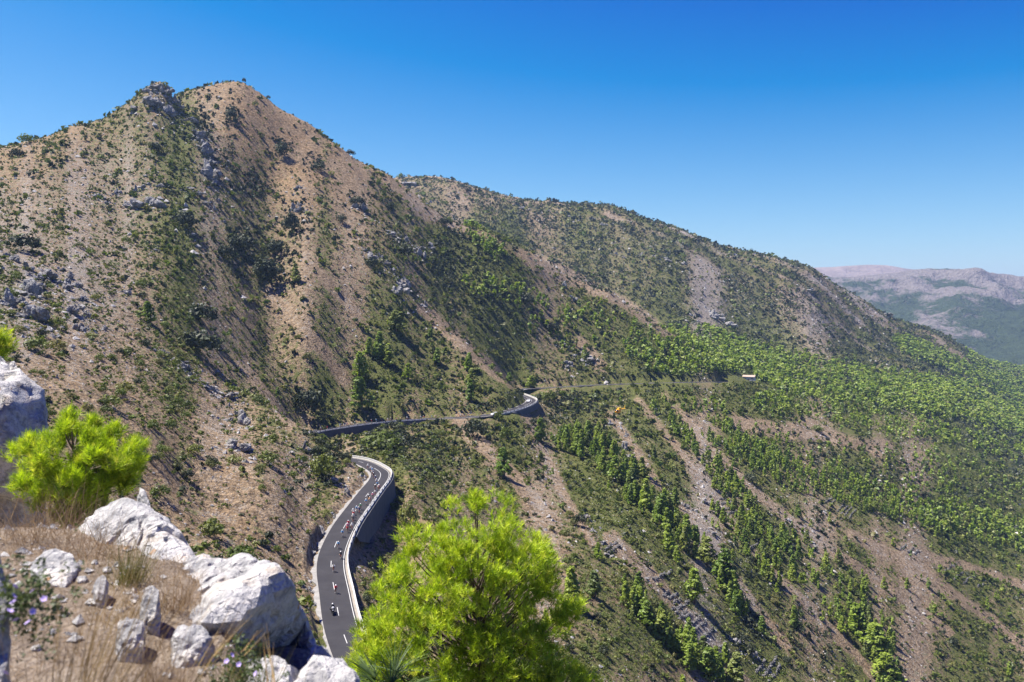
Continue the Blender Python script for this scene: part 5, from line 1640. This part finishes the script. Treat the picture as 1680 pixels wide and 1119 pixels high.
# ------------------------------------------------------------------ small flowering plant
M_PETAL = simple_mat('pale_purple_petals', (0.42, 0.33, 0.60), 0.7, 0.2, 0, 0.1, 30)
M_HERB = foliage_mat('dark_herb_leaves', [(0, (0.055, 0.08, 0.03)), (1, (0.11, 0.14, 0.05))], 0.2, 8.0)
def flower_plant(label, c, rad, nleaf, spots, seed):
    root = empty('flowering_plant', tuple(c))
    g = np.random.default_rng(seed)
    cc = g.normal(size=(nleaf, 3)) * np.array([.55, .45, .5]) * rad
    V, Fc = leaf_tris(cc, np.full(nleaf, .014), 9, .0055, g, .3, 1.4, .6)
    obj('foliage', mesh_np('foliage', V, Fc, [M_HERB], False, {'var': ('FLOAT', np.repeat(g.random(nleaf), 27))}), root)
    fm = None
    for (px, py, Y) in spots:
        if fm is None:
            vs, fs = [(0, 0, 0)], []
            for i in range(20):
                a = i * 6.283 / 20
                r = .0092 * (0.72 + .28 * abs(math.cos(a * 2.5)))
                vs.append((r * math.cos(a), r * math.sin(a), .003))
            for i in range(20):
                fs.append((0, 1 + i, 1 + (i + 1) % 20))
            fm = mesh_np('flower', np.array(vs), np.array(fs), [M_PETAL])
        f = obj('flower', fm, root, tuple(at(px, py, Y) - c))
        f.rotation_euler = (g.uniform(.4, 1.1), g.uniform(-.4, .4), g.uniform(0, 6))
    tag(root, label, 'flowers')
flower_plant('dark leafy plant with small pale purple flowers', at(48, 985, 2.3), .10, 150, [(24,963,2.2),(54,970,2.2),(22,978,2.2),(22,988,2.2),(53,1003,2.2),(46,1022,2.15),(26,1018,2.2),(72,983,2.25),(16,1003,2.15),(8,1105,2.0)], 17)
flower_plant('low purple flowered herb on the ledge before the largest boulder', at(400, 1095, 2.9), .09, 90, [(380,1075,2.85),(392,1090,2.8),(410,1085,2.8),(420,1105,2.75),(372,1085,2.8)], 19)
# ------------------------------------------------------------------ riders
def skin_figure(name, joints, edges, radii, root=0, sub=1):
    """one continuous body grown round a posed skeleton"""
    m = bpy.data.meshes.new(name + '_skeleton')
    m.from_pydata(joints, edges, [])
    o = bpy.data.objects.new(name + '_tmp', m)
    COL.objects.link(o)
    md = o.modifiers.new('skin', 'SKIN')
    sv = m.skin_vertices[0].data
    for i, r in enumerate(radii):
        sv[i].radius = (r, r) if not isinstance(r, tuple) else r
        sv[i].use_root = (i == root)
    s = o.modifiers.new('sub', 'SUBSURF'); s.levels = sub; s.render_levels = sub
    dg = bpy.context.evaluated_depsgraph_get()
    me = bpy.data.meshes.new_from_object(o.evaluated_get(dg))
    bpy.data.objects.remove(o)
    bpy.data.meshes.remove(m)
    me.name = name
    for p in me.polygons:
        p.use_smooth = True
    return me
# rider's frame: +X forward, Z up, wheels on z = 0, crank at x = 0
J = [(-.16,0,.98),      # 0 pelvis
     (.05,0,1.18),(.24,0,1.36),(.33,0,1.44),(.40,0,1.52),(.44,0,1.60),   # 1 waist 2 chest 3 neck 4 head 5 crown
     (.24,.19,1.36),(.42,.24,1.12),(.56,.20,1.00),(.62,.20,.98),          # left shoulder elbow wrist hand
     (.24,-.19,1.36),(.42,-.24,1.12),(.56,-.20,1.00),(.62,-.20,.98),
     (-.14,.10,.94),(.26,.10,.78),(.02,.10,.42),(.14,.10,.36),           # left hip knee ankle toe (up stroke)
     (-.14,-.10,.94),(.16,-.10,.58),(-.08,-.10,.20),(.06,-.10,.13)]
E = [(0,1),(1,2),(2,3),(3,4),(4,5),(2,6),(6,7),(7,8),(8,9),(2,10),(10,11),(11,12),(12,13),(0,14),(14,15),(15,16),(16,17),(0,18),(18,19),(19,20),(20,21)]
RD = [.14,.13,.155,.062,.095,.075,.075,.05,.036,.04,.075,.05,.036,.04,.105,.068,.042,.04,.105,.068,.042,.04]
body_m = skin_figure('person', J, E, RD)
def simple(name, c, rough=.5):
    return simple_mat(name, c, rough, .3, 0, .06, 8)
M_SKIN = simple('skin', (.50, .30, .21), .6)
M_SHORT = simple('black_shorts', (.02, .02, .025), .6)
M_SHOE = simple('white_shoes', (.7, .7, .7), .5)
JERS = [('white', (.78,.78,.76)), ('red', (.62,.04,.05)), ('sky blue', (.16,.40,.70)), ('black', (.03,.03,.035)), ('pink', (.72,.20,.34)), ('yellow', (.75,.55,.05)), ('navy blue', (.03,.05,.20)), ('green', (.05,.32,.12))]
JM = [simple(n.replace(' ', '_') + '_jersey', c, .65) for n, c in JERS]
for mt in (M_SKIN, JM[0], M_SHORT, M_SHOE):
    body_m.materials.append(mt)
for p in body_m.polygons:
    c = p.center
    k_ = 0
    if c.z > .86 and c.z < 1.45 and abs(c.y) < .30 and not (c.z > 1.42 and c.x > .30):
        k_ = 1
        if c.x > .44 and c.z < 1.12: k_ = 0
    if c.z < 1.0 and c.z > .60 and c.x < .16 and not (abs(c.y) > .17): k_ = 2
    if c.z < 1.0 and c.x < -.02 and c.z > .8: k_ = 2
    if c.z < .42 and (c.y > 0 and c.z < .44 or c.z < .2): k_ = 3
    p.material_index = k_
# helmet: a long rounded shell
U, Fc = ICO[3]
HV = U * np.array([.155, .115, .10])
HV = HV[:, :]
keep = HV[Fc].mean(1)[:, 2] > -.035
HV[:, 2] = np.maximum(HV[:, 2], -.04)
helmet_m = mesh_np('helmet', HV, Fc[keep], [simple('white_helmet', (.75,.75,.75), .35)], True)
helmet_d = mesh_np('helmet', HV, Fc[keep], [simple('dark_helmet', (.05,.05,.06), .35)], True)

def tube_mesh(segs, k=6):
    Vs, Fs, base = [], [], 0
    an = np.arange(k) * 6.283 / k
    for a, b, r in segs:
        a, b = np.array(a, float), np.array(b, float)
        ax = b - a
        u = np.cross(ax, [0.31, 0.77, 0.41]); u /= np.linalg.norm(u); w = np.cross(ax, u); w /= np.linalg.norm(w)
        for c in (a, b):
            Vs.append(c + r * (np.cos(an)[:, None] * u + np.sin(an)[:, None] * w))
        for i in range(k):
            j = (i + 1) % k
            Fs.append((base + i, base + j, base + k + j, base + k + i))
        base += 2 * k
    return np.vstack(Vs), np.array(Fs)
def ring_mesh(R_, r_, n=20, k=5):
    Vs, Fs = [], []
    for i in range(n):
        a = i * 6.283185 / n
        for j in range(k):
            b = j * 6.283185 / k
            Vs.append(((R_ + r_ * math.cos(b)) * math.cos(a), r_ * math.sin(b), (R_ + r_ * math.cos(b)) * math.sin(a)))
    for i in range(n):
        for j in range(k):
            Fs.append((i * k + j, ((i + 1) % n) * k + j, ((i + 1) % n) * k + (j + 1) % k, i * k + (j + 1) % k))
    return np.array(Vs), np.array(Fs)
M_TYRE = simple('black_rubber', (.02, .02, .02), .8)
M_FRAME = [simple('red_bicycle_paint', (.45,.03,.03), .3), simple('black_bicycle_paint', (.03,.03,.03), .3), simple('white_bicycle_paint', (.65,.65,.65), .3)]
V_, F_ = tube_mesh([((-.41,0,.34),(-.02,0,.28),.014),((-.41,0,.34),(-.15,0,.78),.012),((-.02,0,.28),(-.17,0,.86),.018),((-.02,0,.28),(.46,0,.72),.022),((-.15,0,.78),(.46,0,.80),.018),((.46,0,.84),(.47,0,.68),.022),((.47,0,.68),(.57,0,.34),.016)])
frame_m = [mesh_np('frame', V_, F_, [mt], True) for mt in M_FRAME]
V_, F_ = tube_mesh([((.46,0,.86),(.54,0,.93),.015),((.54,-.21,.93),(.54,.21,.93),.014),((.54,-.21,.93),(.63,-.21,.92),.014),((.54,.21,.93),(.63,.21,.92),.014),((.63,-.21,.92),(.60,-.21,.80),.014),((.63,.21,.92),(.60,.21,.80),.014)])
bar_m = mesh_np('handlebar', V_, F_, [M_TYRE], True)
U2, F2 = ICO[2]
saddle_m = mesh_np('saddle', U2 * np.array([.14, .07, .03]) + np.array([-.17, 0, .90]), F2, [M_TYRE], True)
WV, WF = ring_mesh(.325, .015)
SV, SF = tube_mesh([((0, -.03, 0), (0, .03, 0), .025)] + [((0, 0, 0), (.32 * math.cos(a), 0, .32 * math.sin(a)), .003) for a in np.arange(10) * .628], 3)
wheel_m = mesh_np('wheel', np.vstack([WV]), WF, [M_TYRE], True)
spoke_m = mesh_np('spokes', SV, SF, [simple('steel_spokes', (.35,.35,.36), .4)], True)
CV, CF = tube_mesh([((-.02,-.06,.28),(-.02,.06,.28),.05),((-.02,.08,.28),(.12,.08,.36),.012),((-.02,-.08,.28),(-.04,-.08,.13),.012)])
crank_m = mesh_np('crank', CV, CF, [M_TYRE], True)

def road_point(px, py, lat_clip=HALF - .4):
    """road surface under photo (px, py)"""
    Y = 200.0
    best = None
    for i in range(0, len(RC)):
        z = RC[i, 2]
        if py - HY < 1: continue
        Yc = -z * F / (py - HY)
        Xc = (px - CX) / F * Yc
        d = math.hypot(Xc - RC[i, 0], Yc - RC[i, 1])
        if best is None or d < best[0]:
            best = (d, i, Xc, Yc, z)
    d, i, Xc, Yc, z = best
    lat = (Xc - RC[i, 0]) * NR[i, 0] + (Yc - RC[i, 1]) * NR[i, 1]
    lat = max(-lat_clip, min(lat_clip, lat))
    return i, lat
def on_road(i, lat):
    c = RC[i]
    ang = math.atan2(-TG[i, 1], -TG[i, 0])     # riders come towards the camera
    return (c[0] + NR[i, 0] * lat, c[1] + NR[i, 1] * lat, c[2] + 0.004), ang

def make_rider(i, lat, jers, hel_dark, blab, plab, detailed=True, grp='near'):
    loc, ang = on_road(i, lat)
    ang += random.uniform(-.06, .06)
    b = empty('racing_bicycle', loc, ang)
    obj('frame', frame_m[jers % 3], b)
    for x in (-.41, .57):
        w = obj('wheel', wheel_m, b, (x, 0, .34))
        if detailed: obj('spokes', spoke_m, w)
    if detailed:
        obj('handlebar', bar_m, b); obj('saddle', saddle_m, b); obj('crank', crank_m, b)
    else:
        obj('handlebar', bar_m, b)
    tag(b, blab, 'bicycle', 'racing bicycles on the ' + grp)
    p = obj('person', body_m, None, loc)
    p.rotation_euler = (0, 0, ang)
    p.material_slots[1].link = 'OBJECT'
    p.material_slots[1].material = JM[jers]
    h = obj('helmet', helmet_d if hel_dark else helmet_m, p, (.435, 0, 1.60))
    h.rotation_euler = (0, .35, 0)
    tag(p, plab, 'person', 'cyclists on the ' + grp)
NEAR_R = [(595,771),(599.5,774),(606.5,776),(610.5,780),(613,784),(616,789.5),(618,794.5),(619.5,799),(621.5,804.5),(615.5,804.5),(629.5,804.5),(618.3,813.5),(612,818),(605.5,821),(607,825.5),(615,825.5),(600,829.5),(593,835.5),(586,840),(589.5,843),(580.5,844),(580.8,848.5),(580,853),(579.8,857.5),(578.3,868),(572,864.5),(570.7,869),(569.6,874.5),(561.5,881.5),(555.2,900),(559,917),(547.3,939),(550.5,973)]
RJ = [0,0,2,0,3,6,0,2,0,3,1,0,4,3,5,4,2,7,2,6,0,1,0,3,0,1,4,1,2,2,3,0,1]
NR_ = len(NEAR_R)
for q, (px, py) in enumerate(NEAR_R):
    i, lat = road_point(px, py)
    n = NR_ - q
    j = RJ[q]
    pos = 'leading' if n == 1 else ordinal(n) + ' in line'
    make_rider(i, lat, j, q % 4 == 3, f'racing bicycle on the lower road, {"first" if n == 1 else ordinal(n)} in line behind the motorcycle', f'cyclist in {JERS[j][0]} jersey on the lower road, {"first" if n == 1 else ordinal(n)} behind the motorcycle', True, 'lower road')
FAR_R = [(521,705),(531,703.5),(546,700),(550,699.5),(555,699),(558,698.5),(562,698),(565.5,697.5),(569,697),(574,696.5),(596,694.5),(605,693.5),(615.5,692),(623,691.5),(632,690.5),(640,690),(648,689.5),(655,689),(667,688),(681,687.5),(690,687),(695,686.5),(706,685.5),(712,685.5),(755,684.5),(761,684.3),(767,684),(774,683.5),(810,679),(820,677.5),(833,674.5)]
for q, (px, py) in enumerate(FAR_R):
    i, lat = road_point(px, py)
    lat = max(lat, 0.2) + 0.8 * ((q * 7) % 3) / 3
    j = [0, 1, 2, 3, 0, 6, 4, 5, 0, 7][q % 10]
    make_rider(i, lat, j, q % 3 == 1, f'racing bicycle on the upper road, {ordinal(q + 1)} from the left', f'cyclist in {JERS[j][0]} jersey on the upper road, {ordinal(q + 1)} from the left', False, 'upper road')

# ------------------------------------------------------------------ motorcycle with its rider, leading
i, lat = road_point(545.5, 1006)
loc, ang = on_road(i, lat)
mb = empty('motorcycle', loc, ang)
MBK = simple('black_motorcycle_paint', (.025, .025, .03), .25)
MWH = simple('white_fairing', (.72, .72, .72), .3)
def lump(name, sc, c, mat, parent, sub=3, tilt=0.0):
    U, Fc = ICO[sub]
    q = np.sign(U) * np.abs(U) ** .7 * np.array(sc)
    o = obj(name, mesh_np(name, q, Fc, [mat], True), parent, c)
    o.rotation_euler = (0, tilt, 0)
    return o
for x in (-.72, .78):
    WV2, WF2 = ring_mesh(.28, .065, 24, 8)
    w = obj('wheel', mesh_np('wheel', WV2, WF2, [M_TYRE], True), mb, (x, 0, .345))
    lump('hub', (.17, .03, .17), (0, 0, 0), M_DARK, w, 2)
lump('engine', (.34, .20, .22), (.02, 0, .48), M_DARK, mb)
lump('fuel_tank', (.32, .17, .17), (.14, 0, .88), MBK, mb, 3, .12)
lump('seat', (.42, .16, .08), (-.38, 0, .84), M_TYRE, mb)
lump('fairing', (.24, .26, .30), (.62, 0, .92), MBK, mb, 3, -.3)
lump('headlight', (.05, .11, .08), (.86, 0, .90), MWH, mb)
ws = lump('windscreen', (.03, .19, .20), (.62, 0, 1.26), MWH, mb, 3, -.5)
for sy in (-1, 1):
    lump('pannier', (.26, .13, .20), (-.66, .33 * sy, .68), MBK, mb)
    V_, F_ = tube_mesh([((.50, .02 * sy, 1.0), (.44, .38 * sy, 1.06), .018), ((.66, .10 * sy, .82), (.78, .10 * sy, .36), .03)])
    obj('fork', mesh_np('fork', V_, F_, [M_DARK], True), mb)
    lump('mirror', (.02, .07, .05), (.56, .36 * sy, 1.22), MBK, mb, 2)
lump('top_case', (.20, .22, .17), (-.86, 0, 1.05), MBK, mb)
tag(mb, 'black motorcycle leading the riders down the near stretch of road', 'motorcycle')
JM2 = [(-.28,0,.98),(-.24,0,1.22),(-.16,0,1.42),(-.12,0,1.54),(-.09,0,1.64),(-.08,0,1.74),(-.17,.20,1.42),(.04,.30,1.20),(.32,.36,1.10),(.42,.37,1.08),(-.17,-.20,1.42),(.04,-.30,1.20),(.32,-.36,1.10),(.42,-.37,1.08),(-.26,.12,.96),(.12,.24,.84),(-.02,.24,.42),(.12,.25,.36),(-.26,-.12,.96),(.12,-.24,.84),(-.02,-.24,.42),(.12,-.25,.36)]
mrm = skin_figure('person', JM2, E, [.15,.15,.17,.07,.10,.08,.085,.062,.045,.045,.085,.062,.045,.045,.115,.08,.055,.05,.115,.08,.055,.05])
mrm.materials.append(simple('black_riding_suit', (.03,.03,.035), .6)); mrm.materials.append(M_SKIN)
mr = obj('person', mrm, None, loc); mr.rotation_euler = (0, 0, ang)
hh = obj('helmet', mesh_np('helmet', ICO[3][0] * np.array([.155, .135, .15]), ICO[3][1], [simple('white_full_helmet', (.8,.8,.8), .25)], True), mr, (-.075, 0, 1.67))
vz = lump('visor', (.05, .11, .05), (.11, 0, .01), M_DARK, hh, 2)
tag(mr, 'motorcyclist in black suit and white helmet on the leading motorcycle', 'person')

# ------------------------------------------------------------------ white support car on the upper road
def car(label, px, py, name='support_car'):
    i, lat = road_point(px, py)
    loc, ang = on_road(i, lat)
    r = empty(name, loc, ang)
    prof = [(-2.1,.35),(-2.15,.75),(-2.0,1.0),(-1.5,1.42),(.25,1.45),(.95,1.0),(1.95,.88),(2.15,.6),(2.1,.35)]
    Vs, Fs = [], []
    n = len(prof)
    for sy, ins in ((-.88, 0), (.88, 0)):
        for x, z in prof:
            yy = sy * (1 - .16 * max(0, z - .95) / .5)
            Vs.append((x, yy, z))
    for k in range(n):
        j = (k + 1) % n
        Fs.append((k, j, n + j, n + k))
    V = np.array(Vs)
    bm = bmesh.new()
    vs = [bm.verts.new(v) for v in V]
    for f in Fs: bm.faces.new([vs[q] for q in f])
    bm.faces.new([vs[q] for q in range(n)][::-1]); bm.faces.new([vs[n + q] for q in range(n)])
    bmesh.ops.recalc_face_normals(bm, faces=bm.faces)
    bmesh.ops.bevel(bm, geom=list(bm.edges), offset=.06, segments=2, affect='EDGES')
    me = bpy.data.meshes.new('body'); bm.to_mesh(me); bm.free()
    me.materials.append(MWH)
    obj('body', me, r)
    gm = simple('dark_car_glass', (.02, .025, .03), .1)
    for sy in (-1, 1):
        obj('side_window', mesh_np('side_window', np.array([(-1.45,.835*sy,1.03),(.72,.845*sy,1.03),(.18,.765*sy,1.36),(-1.25,.765*sy,1.36)]), np.array([(0,1,2,3)]), [gm]), r)
        for x in (-1.35, 1.35):
            WV2, WF2 = ring_mesh(.24, .09, 16, 6)
            w = obj('wheel', mesh_np('wheel', WV2, WF2, [M_TYRE], True), r, (x, .80 * sy, .33))
            lump('rim', (.2, .05, .2), (0, 0, 0), MWH, w, 2)
    obj('windscreen', mesh_np('windscreen', np.array([(.96,-.74,1.03),(.96,.74,1.03),(.33,.66,1.415),(.33,-.66,1.415)]), np.array([(0,1,2,3)]), [gm]), r)
    tag(r, label, 'car')
    return r
car('white support car following on the upper road', 813, 681.5)
car('white car on the hairpin bend of the upper road', 867, 659.5)

# ------------------------------------------------------------------ posts beside the upper road
for px, py, lab, c in ((733, 683, 'thin white marker post beside the upper road', (.75,.75,.73)), (748.5, 684, 'small white and orange road sign beside the upper road', (.75,.35,.12)), (774.5, 682, 'second white marker post beside the upper road', (.75,.75,.73))):
    i, lat = road_point(px, py)
    loc, ang = on_road(i, HALF + .5)
    r = empty('road_sign' if 'sign' in lab else 'marker_post', loc, ang)
    V_, F_ = tube_mesh([((0, 0, -.2), (0, 0, 1.5 if 'sign' not in lab else 1.9), .06)])
    obj('post', mesh_np('post', V_, F_, [M_WHITE]), r)
    lump('panel' if 'sign' in lab else 'reflector', (.05, .35 if 'sign' in lab else .07, .35 if 'sign' in lab else .12), (.02, 0, 1.6 if 'sign' in lab else 1.3), simple('sign_face', c, .5), r, 2)
    tag(r, lab, 'sign')

# ------------------------------------------------------------------ helicopter
hp = at(1016, 674, 430.0)
hel = empty('helicopter', tuple(hp), R(180 + 52))
M_HO = simple('orange_helicopter_paint', (.85, .33, .015), .3)
M_HY = simple('yellow_helicopter_paint', (.85, .52, .03), .3)
M_HG = simple('dark_helicopter_glass', (.02, .02, .025), .1)
U, Fc = ICO[4]
q = U.copy()
q = q * np.array([2.5, 1.05, 1.15])
q[:, 2] *= 1 - .18 * np.clip(-q[:, 0] / 2.5, 0, 1)
q[:, 2] -= .10 * np.clip(q[:, 0] / 2.5, 0, 1) ** 2 * 2
obj('fuselage', mesh_np('fuselage', q, Fc, [M_HO], True), hel, (1.0, 0, 0))
lump('windscreen', (.9, .9, .55), (2.45, 0, .25), M_HG, hel)
lump('engine_cowling', (1.5, .62, .55), (-.2, 0, 1.15), M_HY, hel)
V_, F_ = tube_mesh([((-.9, 0, .45), (-5.2, 0, .8), .26)], 10)
V_[10:, 1:] = (V_[10:, 1:] - np.array([0, .8])) * .5 + np.array([0, .8])
obj('tail_boom', mesh_np('tail_boom', V_, F_, [M_HO], True), hel)
lump('exhaust', (.35, .3, .25), (-1.6, 0, 1.0), M_DARK, hel, 2)
fv = np.array([(-4.7,.05,.8),(-5.6,.05,2.2),(-6.1,.05,2.2),(-5.5,.05,.8),(-5.7,.05,-.4),(-5.3,.05,-.4)])
fv2 = fv.copy(); fv2[:, 1] = -.05
bm = bmesh.new()
a = [bm.verts.new(v) for v in fv]; b = [bm.verts.new(v) for v in fv2]
bm.faces.new([a[0],a[1],a[2],a[3]]); bm.faces.new([a[0],a[3],a[4],a[5]]); bm.faces.new([b[3],b[2],b[1],b[0]]); bm.faces.new([b[5],b[4],b[3],b[0]])
for u, v in ((0,1),(1,2),(2,3),(3,4),(4,5),(5,0)): bm.faces.new([a[u],b[u],b[v],a[v]])
bmesh.ops.recalc_face_normals(bm, faces=bm.faces)
me = bpy.data.meshes.new('tail_fin'); bm.to_mesh(me); bm.free(); me.materials.append(M_HY)
obj('tail_fin', me, hel)
lump('stabiliser', (.28, 1.3, .05), (-4.4, 0, .75), M_HY, hel, 3)
for sy in (-1, 1):
    V_, F_ = tube_mesh([((-1.2, 1.0 * sy, -1.75), (2.6, 1.0 * sy, -1.75), .06), ((2.6, 1.0 * sy, -1.75), (3.0, 1.0 * sy, -1.55), .06), ((0, .6 * sy, -.9), (0, 1.0 * sy, -1.75), .05), ((1.8, .6 * sy, -.9), (1.8, 1.0 * sy, -1.75), .05)])
    obj('skid', mesh_np('skid', V_, F_, [M_DARK], True), hel)
V_, F_ = tube_mesh([((.2, 0, 1.4), (.2, 0, 2.1), .12)], 8)
mast = obj('rotor_mast', mesh_np('rotor_mast', V_, F_, [M_DARK], True), hel)
for k_ in range(3):
    bl = lump('rotor_blade', (2.6, .16, .03), (.2 + 2.7 * math.cos(.5 + k_ * 2.094), 2.7 * math.sin(.5 + k_ * 2.094), 2.1), M_DARK, mast, 2)
    bl.rotation_euler = (0, 0, .5 + k_ * 2.094)
tr_ = lump('tail_rotor', (.06, .06, .9), (-5.6, .25, 1.1), M_DARK, hel, 2)
tag(hel, 'orange and yellow helicopter hovering over the slope below the far road', 'helicopter')

# ------------------------------------------------------------------ houses
M_PLAS = simple_mat('white_plaster', (.50, .47, .43), .8, .2, 0, .15, .6)
M_TILE = simple_mat('pale_terracotta', (.40, .30, .24), .85, .2, 0, .25, 1.5)
M_WIN = simple('dark_window_glass', (.03, .035, .04), .15)
def house(label, px, py, w, d, h, rz, flat=False, wing=False):
    X_, Y_, Z_ = ground_at(px, py)
    r = empty('house', (X_, Y_, Z_ - .3), rz)
    def box(name, sx, sy, sz, c, mat, parent=r):
        bm = bmesh.new(); bmesh.ops.create_cube(bm, size=1, matrix=Matrix.Translation(c) @ Matrix.Diagonal((sx, sy, sz, 1)))
        bmesh.ops.bevel(bm, geom=list(bm.edges), offset=.04, segments=1, affect='EDGES')
        me = bpy.data.meshes.new(name); bm.to_mesh(me); bm.free(); me.materials.append(mat)
        return obj(name, me, parent)
    box('wall', w, d, h, (0, 0, h / 2), M_PLAS)
    if wing: box('wing', w * .55, d * .8, h * .7, (-w * .7, d * .1, h * .35), M_PLAS)
    bm = bmesh.new()
    e, rh = .4, (1.0 if not flat else .35)
    vs = [bm.verts.new(v) for v in [(-w/2-e,-d/2-e,h),(w/2+e,-d/2-e,h),(w/2+e,d/2+e,h),(-w/2-e,d/2+e,h),(-w/2-e,0,h+rh*1.4),(w/2+e,0,h+rh*1.4)]]
    for f in ((0,1,5,4),(2,3,4,5),(0,4,3),(1,2,5),(3,2,1,0)): bm.faces.new([vs[q] for q in f])
    me = bpy.data.meshes.new('roof'); bm.to_mesh(me); bm.free(); me.materials.append(M_TILE if not flat else M_PLAS)
    rf = obj('roof', me, r, (0, 0, .01))
    box('chimney', .6, .6, 1.2, (w * .25, d * .1, h + 1.2), M_PLAS, rf)
    for x in (-w * .3, w * .3):
        wn_ = box('window', 1.1, .12, 1.2, (x, -d / 2 - .03, h * .55), M_WIN)
        box('sill', 1.3, .2, .08, (x, -d / 2 - .08, h * .55 - .66), M_PLAS, wn_)
    dr = box('door', 1.0, .12, 2.1, (0, -d / 2 - .03, 1.05), simple('brown_door', (.12, .07, .04), .6))
    box('handle', .06, .08, .16, (.35, -d / 2 - .12, 1.05), M_DARK, dr)
    tag(r, label, 'house')
house('small white house with pale roof among the forest pines', 1229, 624, 11, 7, 4.0, R(-25), False, True)
house('white house half hidden by pines at the right frame edge', 1671, 880, 6, 5, 3.4, R(10), True)
# ------------------------------------------------------------------ the air
bm = bmesh.new()
bmesh.ops.create_cube(bm, size=1)
hm = bpy.data.meshes.new('haze'); bm.to_mesh(hm); bm.free()
t = NT('valley_haze')
pv = t.n('ShaderNodeVolumePrincipled')
pv.inputs['Color'].default_value = (0.42, 0.62, 1.0, 1)
pv.inputs['Density'].default_value = 0.00006
pv.inputs['Anisotropy'].default_value = 0.2
t.l(pv.outputs[0], t.out.inputs['Volume'])
hm.materials.append(t.m)
hz = obj('haze', hm, None, (0, 0, 46.5))
hz.scale = (94000, 94000, 597)
tag(hz, 'thin blue summer haze over the valley', 'haze', kind='stuff')
